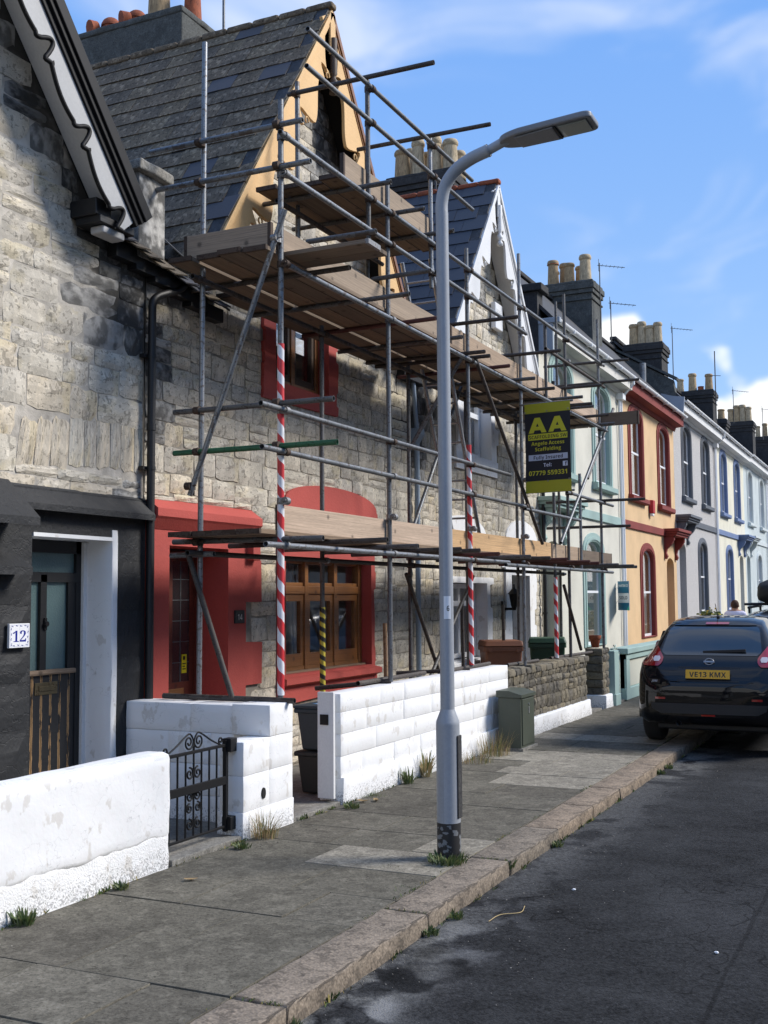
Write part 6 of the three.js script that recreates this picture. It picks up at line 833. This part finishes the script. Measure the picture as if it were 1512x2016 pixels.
const paintK = new THREE.MeshPhysicalMaterial({ roughness: 0.7, metalness: 0, specularIntensity: 0.15, clearcoat: 0.8, clearcoatRoughness: 0.02, side: THREE.DoubleSide }); paintK.color.setRGB(0.0035, 0.0035, 0.0045);
const carGlass = new THREE.MeshPhysicalMaterial({ roughness: 0.05, metalness: 0, clearcoat: 1, clearcoatRoughness: 0.02, side: THREE.DoubleSide }); carGlass.color.setRGB(0.02, 0.024, 0.026);
const plastK = mk([0.012, 0.012, 0.013], { rough: 0.6 }), lampR = new THREE.MeshPhysicalMaterial({ roughness: 0.12, clearcoat: 1, side: THREE.DoubleSide }); lampR.color.setRGB(0.30, 0.008, 0.008); const lampC = mk([0.55, 0.5, 0.5], { rough: 0.1, clearcoat: 1 });
function wheelAt(par, x, y, z, r = 0.335) { const P = (n, g, m, q = par) => { const o = sh(new THREE.Mesh(g, m)); o.name = n; q.add(o); return o; }; const w = P('wheel', new THREE.CylinderGeometry(r * 0.63, r * 0.63, 0.12, 24).rotateZ(Math.PI / 2).translate(x, y, z), M.alu); const t = new THREE.LatheGeometry([[0.62, -0.105], [0.9, -0.11], [0.985, -0.085], [1, -0.03], [1, 0.03], [0.985, 0.085], [0.9, 0.11], [0.62, 0.105]].map(p => new THREE.Vector2(p[0] * r, p[1])), 36); t.rotateZ(Math.PI / 2); t.translate(x, y, z); P('tyre', t, mk([0.018, 0.018, 0.018], { rough: 0.9 }), w); }
{
  const C = thing('parked_car', 'black compact crossover car parked half on the pavement, seen from behind', 'car', [-2.3, -0.01, 13.72]);
  const st = [[0, 0.60, 0.40, 0.70, 0.73, 0.40], [0.03, 0.72, 0.34, 0.78, 0.82, 0.5], [0.09, 0.80, 0.30, 0.86, 0.92, 0.60], [0.18, 0.85, 0.27, 0.95, 1.03, 0.66], [0.30, 0.875, 0.26, 1.02, 1.13, 0.66], [0.45, 0.885, 0.25, 1.06, 1.28, 0.63], [0.62, 0.885, 0.25, 1.07, 1.43, 0.60], [0.80, 0.885, 0.25, 1.06, 1.515, 0.58], [1.1, 0.88, 0.24, 1.04, 1.555, 0.57], [1.6, 0.865, 0.22, 1.0, 1.565, 0.57], [2.2, 0.865, 0.22, 0.98, 1.53, 0.56], [2.7, 0.87, 0.22, 0.97, 1.36, 0.57], [3.1, 0.885, 0.24, 0.96, 1.10, 0.66], [3.6, 0.87, 0.26, 0.93, 1.02, 0.64], [3.95, 0.80, 0.3, 0.82, 0.9, 0.55], [4.13, 0.62, 0.38, 0.68, 0.72, 0.4]];
  const P = (n, g, m, par = C) => { const o = sh(new THREE.Mesh(g, m)); o.name = n; par.add(o); return o; };
  const body = P('body', carLoft(st), paintK); const tmp = new THREE.Mesh(body.geometry, new THREE.MeshBasicMaterial({ side: THREE.DoubleSide }));
  const win = []; for (let k = 0; k <= 12; k++) { const t = k / 12, y = mix(1.10, 1.435, t), hw = mix(0.60, 0.535, t) * (t < 0.12 ? mix(0.90, 1, t / 0.12) : t > 0.9 ? mix(1, 0.95, (t - 0.9) / 0.1) : 1); win.push([y + 0.0, -hw, hw]); }
  const g = P('rear_window', patchOn(tmp, win, 18, 0.006), carGlass, body);
  P('wiper', new THREE.BoxGeometry(0.5, 0.03, 0.02).rotateZ(0.05).translate(0.16, 1.15, -0.30), plastK, body);
  P('spoiler', patchOn(tmp, [[1.455, -0.50, 0.50], [1.48, -0.49, 0.49], [1.505, -0.47, 0.47]], 10, 0.02), paintK, body); P('brake_light', patchOn(tmp, [[1.468, -0.11, 0.17], [1.492, -0.11, 0.17]], 4, 0.03), lampR, body);
  for (const s of [-1, 1]) { const rows = [[0.975, 0.60, 0.79], [1.0, 0.57, 0.815], [1.03, 0.555, 0.825], [1.07, 0.552, 0.82], [1.10, 0.57, 0.80], [1.14, 0.60, 0.765], [1.19, 0.635, 0.735], [1.24, 0.665, 0.715], [1.26, 0.675, 0.70]].map(([y, a, b]) => s > 0 ? [y, a, b] : [y, -b, -a]); const l = P('tail_lamp', patchOn(tmp, rows, 6, 0.014), lampR, body); const rows2 = [[1.03, 0.60, 0.66], [1.06, 0.585, 0.675], [1.09, 0.60, 0.66]].map(([y, a, b]) => s > 0 ? [y, a, b] : [y, -b, -a]); P('lamp_lens', patchOn(tmp, rows2, 3, 0.02), lampC, l); P('reflector', patchOn(tmp, [[0.585, s > 0 ? 0.50 : -0.62, s > 0 ? 0.62 : -0.50], [0.61, s > 0 ? 0.50 : -0.62, s > 0 ? 0.62 : -0.50]], 4, 0.008), lampR, body); }
  P('bumper', patchOn(tmp, [[0.42, -0.56, 0.56], [0.47, -0.66, 0.66], [0.54, -0.68, 0.68]], 16, 0.012), plastK, body); P('bumper_step', patchOn(tmp, [[0.66, -0.62, 0.62], [0.675, -0.66, 0.66], [0.69, -0.64, 0.64]], 16, 0.02), paintK, body); P('plate_recess', patchOn(tmp, [[0.80, -0.36, 0.36], [0.97, -0.36, 0.36]], 8, 0.004), plastK, body);
  const np = P('number_plate', new RoundedBoxGeometry(0.52, 0.112, 0.012, 2, 0.003).rotateX(-0.3).translate(0, 0.885, -0.035), plastK, body); const pm = print(520, 112, (k, w, h) => { k.fillStyle = '#dfa718'; k.fillRect(0, 0, w, h); k.fillStyle = '#15130c'; k.font = 'bold 92px sans-serif'; k.textAlign = 'center'; k.textBaseline = 'middle'; k.fillText('VE13 KMX', w / 2, h / 2 + 5, 450); }, 0.4); P('plate_print', new THREE.PlaneGeometry(0.512, 0.106).rotateX(-0.3).translate(0, 0.888, -0.0265), pm, np);
  P('badge', mg(new THREE.TorusGeometry(0.045, 0.008, 8, 28).scale(1.1, 0.85, 1).rotateX(-0.45).translate(0, 1.03, -0.165), new THREE.BoxGeometry(0.125, 0.02, 0.008).rotateX(-0.45).translate(0, 1.03, -0.158)), M.alu, body);
  P('model_badge', new THREE.PlaneGeometry(0.16, 0.05).rotateX(-0.2).rotateY(-0.42).translate(-0.625, 0.80, -0.018), print(160, 50, (k, w, h) => { k.fillStyle = '#08080a'; k.fillRect(0, 0, w, h); k.fillStyle = '#b8bcc2'; k.font = 'italic bold 36px sans-serif'; k.textAlign = 'center'; k.textBaseline = 'middle'; k.fillText('JUKE', w / 2, h / 2); }, 0.4), body);
  P('fog_lamp', patchOn(tmp, [[0.395, -0.08, 0.08], [0.415, -0.08, 0.08]], 3, 0.012), lampR, body); P('exhaust', new THREE.CylinderGeometry(0.03, 0.03, 0.16, 14, 1, true).rotateX(Math.PI / 2).translate(-0.36, 0.30, -0.12), M.alu); P('antenna', mg(cyl([0.0, 1.53, 0.95], [0.0, 1.56, 0.93], 0.02), cyl([0, 1.55, 0.93], [-0.02, 1.72, 0.86], 0.006, 0.004, 6)), plastK, body);
  for (const [x, z] of [[-0.765, -0.74], [0.765, -0.74], [-0.765, -3.27], [0.765, -3.27]]) wheelAt(C, x, x < 0 ? 0.345 : 0.245, z); P('underbody', new RoundedBoxGeometry(1.3, 0.16, 3.6, 2, 0.03).translate(0, 0.28, -2.05), plastK);
  for (const s of [-1, 1]) { P('side_window', new THREE.BoxGeometry(0.01, 0.28, 1.7).rotateZ(s * 0.35).translate(s * 0.735, 1.24, -1.75), carGlass, body); P('door_mirror', new RoundedBoxGeometry(0.2, 0.14, 0.1, 2, 0.04).translate(s * 0.98, 1.06, -2.55), paintK, body); const arch = new THREE.TorusGeometry(0.37, 0.035, 8, 24, Math.PI).rotateY(Math.PI / 2); for (const z of [-0.74, -3.27]) P('wheel_arch', arch.clone().translate(s * 0.865, 0.33, z), plastK, body); }
}
{
  const C = thing('parked_car', 'dark silver estate car with roof rails and a black roof bag', 'car', [-2.05, -0.08, 19.3]); C.scale.y = 1.1;
  const st = [[0, 0.6, 0.4, 0.7, 0.74, 0.45], [0.05, 0.78, 0.32, 0.84, 0.92, 0.6], [0.2, 0.85, 0.28, 0.95, 1.1, 0.66], [0.5, 0.87, 0.26, 0.99, 1.38, 0.62], [0.8, 0.87, 0.25, 1.0, 1.46, 0.6], [1.4, 0.87, 0.22, 0.98, 1.5, 0.58], [2.3, 0.87, 0.22, 0.96, 1.48, 0.57], [3.0, 0.87, 0.22, 0.95, 1.2, 0.58], [3.4, 0.87, 0.24, 0.94, 1.05, 0.64], [4.1, 0.82, 0.28, 0.86, 0.92, 0.58], [4.45, 0.62, 0.36, 0.66, 0.7, 0.4]], P = (n, g, m, par = C) => { const o = sh(new THREE.Mesh(g, m)); o.name = n; par.add(o); return o; };
  const pm = new THREE.MeshPhysicalMaterial({ roughness: 0.35, metalness: 0.5, clearcoat: 1, side: THREE.DoubleSide }); pm.color.setRGB(0.10, 0.11, 0.125); const b = P('body', carLoft(st), pm), tmp = new THREE.Mesh(b.geometry, new THREE.MeshBasicMaterial({ side: THREE.DoubleSide }));
  P('rear_window', patchOn(tmp, [[1.05, -0.6, 0.6], [1.15, -0.6, 0.6], [1.25, -0.57, 0.57], [1.36, -0.54, 0.54]], 12, 0.006), carGlass, b); for (const s of [-1, 1]) { P('tail_lamp', patchOn(tmp, [[0.86, s > 0 ? 0.62 : -0.78, s > 0 ? 0.78 : -0.62], [0.98, s > 0 ? 0.62 : -0.78, s > 0 ? 0.78 : -0.62]], 3, 0.01), lampR, b); P('roof_rail', mg(cyl([s * 0.58, 1.53, 0.7], [s * 0.58, 1.55, 2.4], 0.02), cyl([s * 0.58, 1.44, 0.8], [s * 0.58, 1.54, 0.8], 0.02), cyl([s * 0.58, 1.44, 2.3], [s * 0.58, 1.54, 2.3], 0.02)), plastK, b); P('side_window', new THREE.BoxGeometry(0.01, 0.26, 1.8).rotateZ(s * 0.35).translate(s * 0.735, 1.2, -1.7), carGlass, b); }
  P('cross_bar', mg(cyl([-0.7, 1.58, 1.1], [0.7, 1.58, 1.1], 0.02), cyl([-0.7, 1.58, 1.9], [0.7, 1.58, 1.9], 0.02)), plastK, b); for (const [x, z] of [[-0.76, -0.85], [0.76, -0.85], [-0.76, -3.5], [0.76, -3.5]]) wheelAt(C, x, 0.31, z, 0.31);
  const bag = single('roof_bag', lumpy(-2.55, -1.5, 1.66, 2.06, 20.2, 21.7, 0.1, 0.05, 0.2, 3), mk([0.012, 0.012, 0.013], { rough: 0.7 }), 'black soft roof bag strapped on the silver estate car', 'roof bag');
}
{ // person walking away beyond the cars
  const G = thing('person', 'person with short brown hair in a pale lavender T-shirt seen from behind', 'person', [-3.85, 0, 27.0]);
  const J = [[0, 1.60, 0, 0, 1.56, 0, 0.088, 0.08], [0, 1.50, 0, 0, 1.42, 0, 0.055, 0.06], [-0.14, 1.38, 0, 0.14, 1.38, 0, 0.085, 0.085], [0, 1.34, 0, 0, 1.05, 0, 0.135, 0.12], [-0.06, 1.02, 0, 0.06, 1.02, 0, 0.125, 0.125], [-0.05, 1.2, 0, -0.06, 1.36, 0, 0.12, 0.12], [0.05, 1.2, 0, 0.06, 1.36, 0, 0.12, 0.12], [-0.2, 1.37, 0, -0.25, 1.1, 0.03, 0.055, 0.045], [-0.25, 1.1, 0.03, -0.26, 0.86, -0.06, 0.042, 0.032], [0.2, 1.37, 0, 0.25, 1.1, 0.0, 0.055, 0.045], [0.25, 1.1, 0, 0.26, 0.86, -0.1, 0.042, 0.032], [-0.26, 0.84, -0.07, -0.25, 0.74, -0.09, 0.035, 0.022], [0.26, 0.84, -0.11, 0.25, 0.74, -0.14, 0.035, 0.022], [-0.09, 0.98, 0, -0.1, 0.52, -0.08, 0.09, 0.065], [-0.1, 0.52, -0.08, -0.1, 0.08, 0.02, 0.06, 0.042], [0.09, 0.98, 0, 0.1, 0.52, 0.02, 0.09, 0.065], [0.1, 0.52, 0.02, 0.1, 0.08, 0.14, 0.06, 0.042], [-0.1, 0.05, 0.03, -0.1, 0.04, -0.14, 0.045, 0.035], [0.1, 0.05, 0.15, 0.1, 0.04, -0.02, 0.045, 0.035]];
  const n = 64, hx = 0.36, hy = 0.90, hz = 0.3, mc = new MarchingCubes(n, new THREE.MeshBasicMaterial(), false, false, 60000); mc.isolation = 0; const sd = (x, y, z) => { let d = 9; for (const [a, b, c, e, f, g2, r0, r1] of J) { const ux = e - a, uy = f - b, uz = g2 - c, t = clamp(((x - a) * ux + (y - b) * uy + (z - c) * uz) / (ux * ux + uy * uy + uz * uz)); const q = Math.hypot(x - a - ux * t, y - b - uy * t, z - c - uz * t) - mix(r0, r1, t), h = clamp(0.5 + 0.5 * (d - q) / 0.035); d = mix(d, q, h) - 0.035 * h * (1 - h); } return d; };
  for (let k = 0; k < n; k++) for (let j = 0; j < n; j++) for (let i = 0; i < n; i++) mc.field[k * n * n + j * n + i] = -sd((i - n / 2) / (n / 2) * hx, (j - n / 2) / (n / 2) * hy + 0.87, (k - n / 2) / (n / 2) * hz) * 10;
  mc.update(); const c = mc.count, pa = mc.positionArray.slice(0, c * 3), col = new Float32Array(c * 3); for (let i = 0; i < c; i++) { pa[i * 3] *= hx; pa[i * 3 + 1] = pa[i * 3 + 1] * hy + 0.87; pa[i * 3 + 2] *= hz; const y = pa[i * 3 + 1], ax = Math.abs(pa[i * 3]); let q = [0.42, 0.24, 0.17]; if (y < 0.98 && ax < 0.215) q = y < 0.09 ? [0.05, 0.05, 0.05] : [0.03, 0.035, 0.06]; else if (y < 1.455 && (ax < 0.19 || y > 1.16)) q = [0.66, 0.63, 0.76]; col.set(q, i * 3); }
  let g = new THREE.BufferGeometry(); g.setAttribute('position', new THREE.Float32BufferAttribute(pa, 3)); g.setAttribute('color', new THREE.Float32BufferAttribute(col, 3)); g.computeVertexNormals(); g = mergeVertices(g, 1e-4); g.computeVertexNormals(); const o = sh(new THREE.Mesh(g, new THREE.MeshStandardMaterial({ vertexColors: true, roughness: 0.9, side: THREE.DoubleSide }))); o.name = 'body'; G.add(o);
  const hg = new THREE.SphereGeometry(0.103, 24, 16, 0, Math.PI * 2, 0, 2.0), p = hg.attributes.position; for (let i = 0; i < p.count; i++) { const k = 1 + 0.05 * fb3(p.getX(i) * 40, p.getY(i) * 40, p.getZ(i) * 40, 2); p.setXYZ(i, p.getX(i) * k * 0.9, p.getY(i) * k * 1.12, p.getZ(i) * k); } hg.computeVertexNormals(); hg.rotateX(0.4); hg.translate(0, 1.60, 0.012); const hr = sh(new THREE.Mesh(hg, mk([0.055, 0.025, 0.014], { rough: 0.9 }))); hr.name = 'hair'; G.add(hr);
  for (const s of [-1, 1]) { const e = sh(new THREE.Mesh(new THREE.SphereGeometry(0.022, 8, 6).scale(0.5, 1.2, 0.8).translate(s * 0.088, 1.57, 0.0), mk([0.42, 0.24, 0.17], { rough: 0.8 }))); e.name = 'ear'; G.add(e); }
}
{ // shrub over the apricot house's wall
  single('garden_wall', mg(bx(-4.9, -4.68, 0, 0.95, 26.65, 39)), rm([0.66, 0.62, 0.52]), 'plain cream garden wall in front of the apricot house', 'wall');
  const S = thing('shrub', 'yellow-flowering green shrub above the wall of the apricot house', 'shrub', [-4.75, 0.6, 29.3]); const lf = [[], [], []], fl = []; const lg = new THREE.PlaneGeometry(0.09, 0.045);
  for (let k = 0; k < 900; k++) { const a = rnd() * 6.28, b = Math.acos(rr(-0.5, 1)), r = Math.pow(rnd(), 0.4) * rr(0.75, 1.15); const q = lg.clone(); q.rotateX(rr(-1.2, 1.2)); q.rotateY(rnd() * 6.28); q.translate(0.42 * r * Math.sin(b) * Math.cos(a), 0.45 + 0.42 * r * Math.cos(b), 0.42 * r * Math.sin(b) * Math.sin(a)); (rnd() < 0.12 ? fl : pick(lf)).push(q); }
  lf.forEach((l, i) => { const o = sh(new THREE.Mesh(mergeGeometries(l), M.leaf[i])); o.name = 'leaves'; S.add(o); }); const o = sh(new THREE.Mesh(mergeGeometries(fl), M.yellow)); o.name = 'flowers'; S.add(o); const s = sh(new THREE.Mesh(new THREE.CylinderGeometry(0.03, 0.04, 0.6, 8).translate(0, 0.1, 0), M.darkwood)); s.name = 'stem'; S.add(s);
}
// ================= HOUSES ACROSS THE STREET (beside and behind the camera; they screen the low sky) =================
for (let k = 0; k < 9; k++) { const d = -22 + k * 9.2, H = thing('terraced_house', 'plain rendered house in the row across the street, out of the picture', 'house', [8.8, 0, d + 4.6], 'houses across the street'), wm = rm([[0.66, 0.62, 0.54], [0.56, 0.54, 0.50], [0.70, 0.66, 0.60]][k % 3]);
  part('wall', bx(8.8, 15, -0.1, 6.0, d, d + 9.15), wm, H); part('roof', extD([[8.4, 6.0], [15.4, 6.0], [12, 8.2]], d, d + 9.15), M.roofG, H); part('garden_wall', bx(6.1, 6.3, -0.1, 0.9, d, d + 9.15), wm, H);
  for (const y of [0.9, 4.0]) for (const q of [1.6, 5.6]) { const w = part('window', bx(8.74, 8.8, y - 0.2, y + 1.5, d + q, d + q + 1.3), M.pvc, H); part('pane', bx(8.72, 8.74, y - 0.12, y + 1.42, d + q + 0.08, d + q + 1.22), carGlass, w); } }
struct('pavement', bx(4.75, 6.1, -0.3, 0.0, -24, 62), M.pave[0]);
console.log('done');
renderer.render(scene, camera);
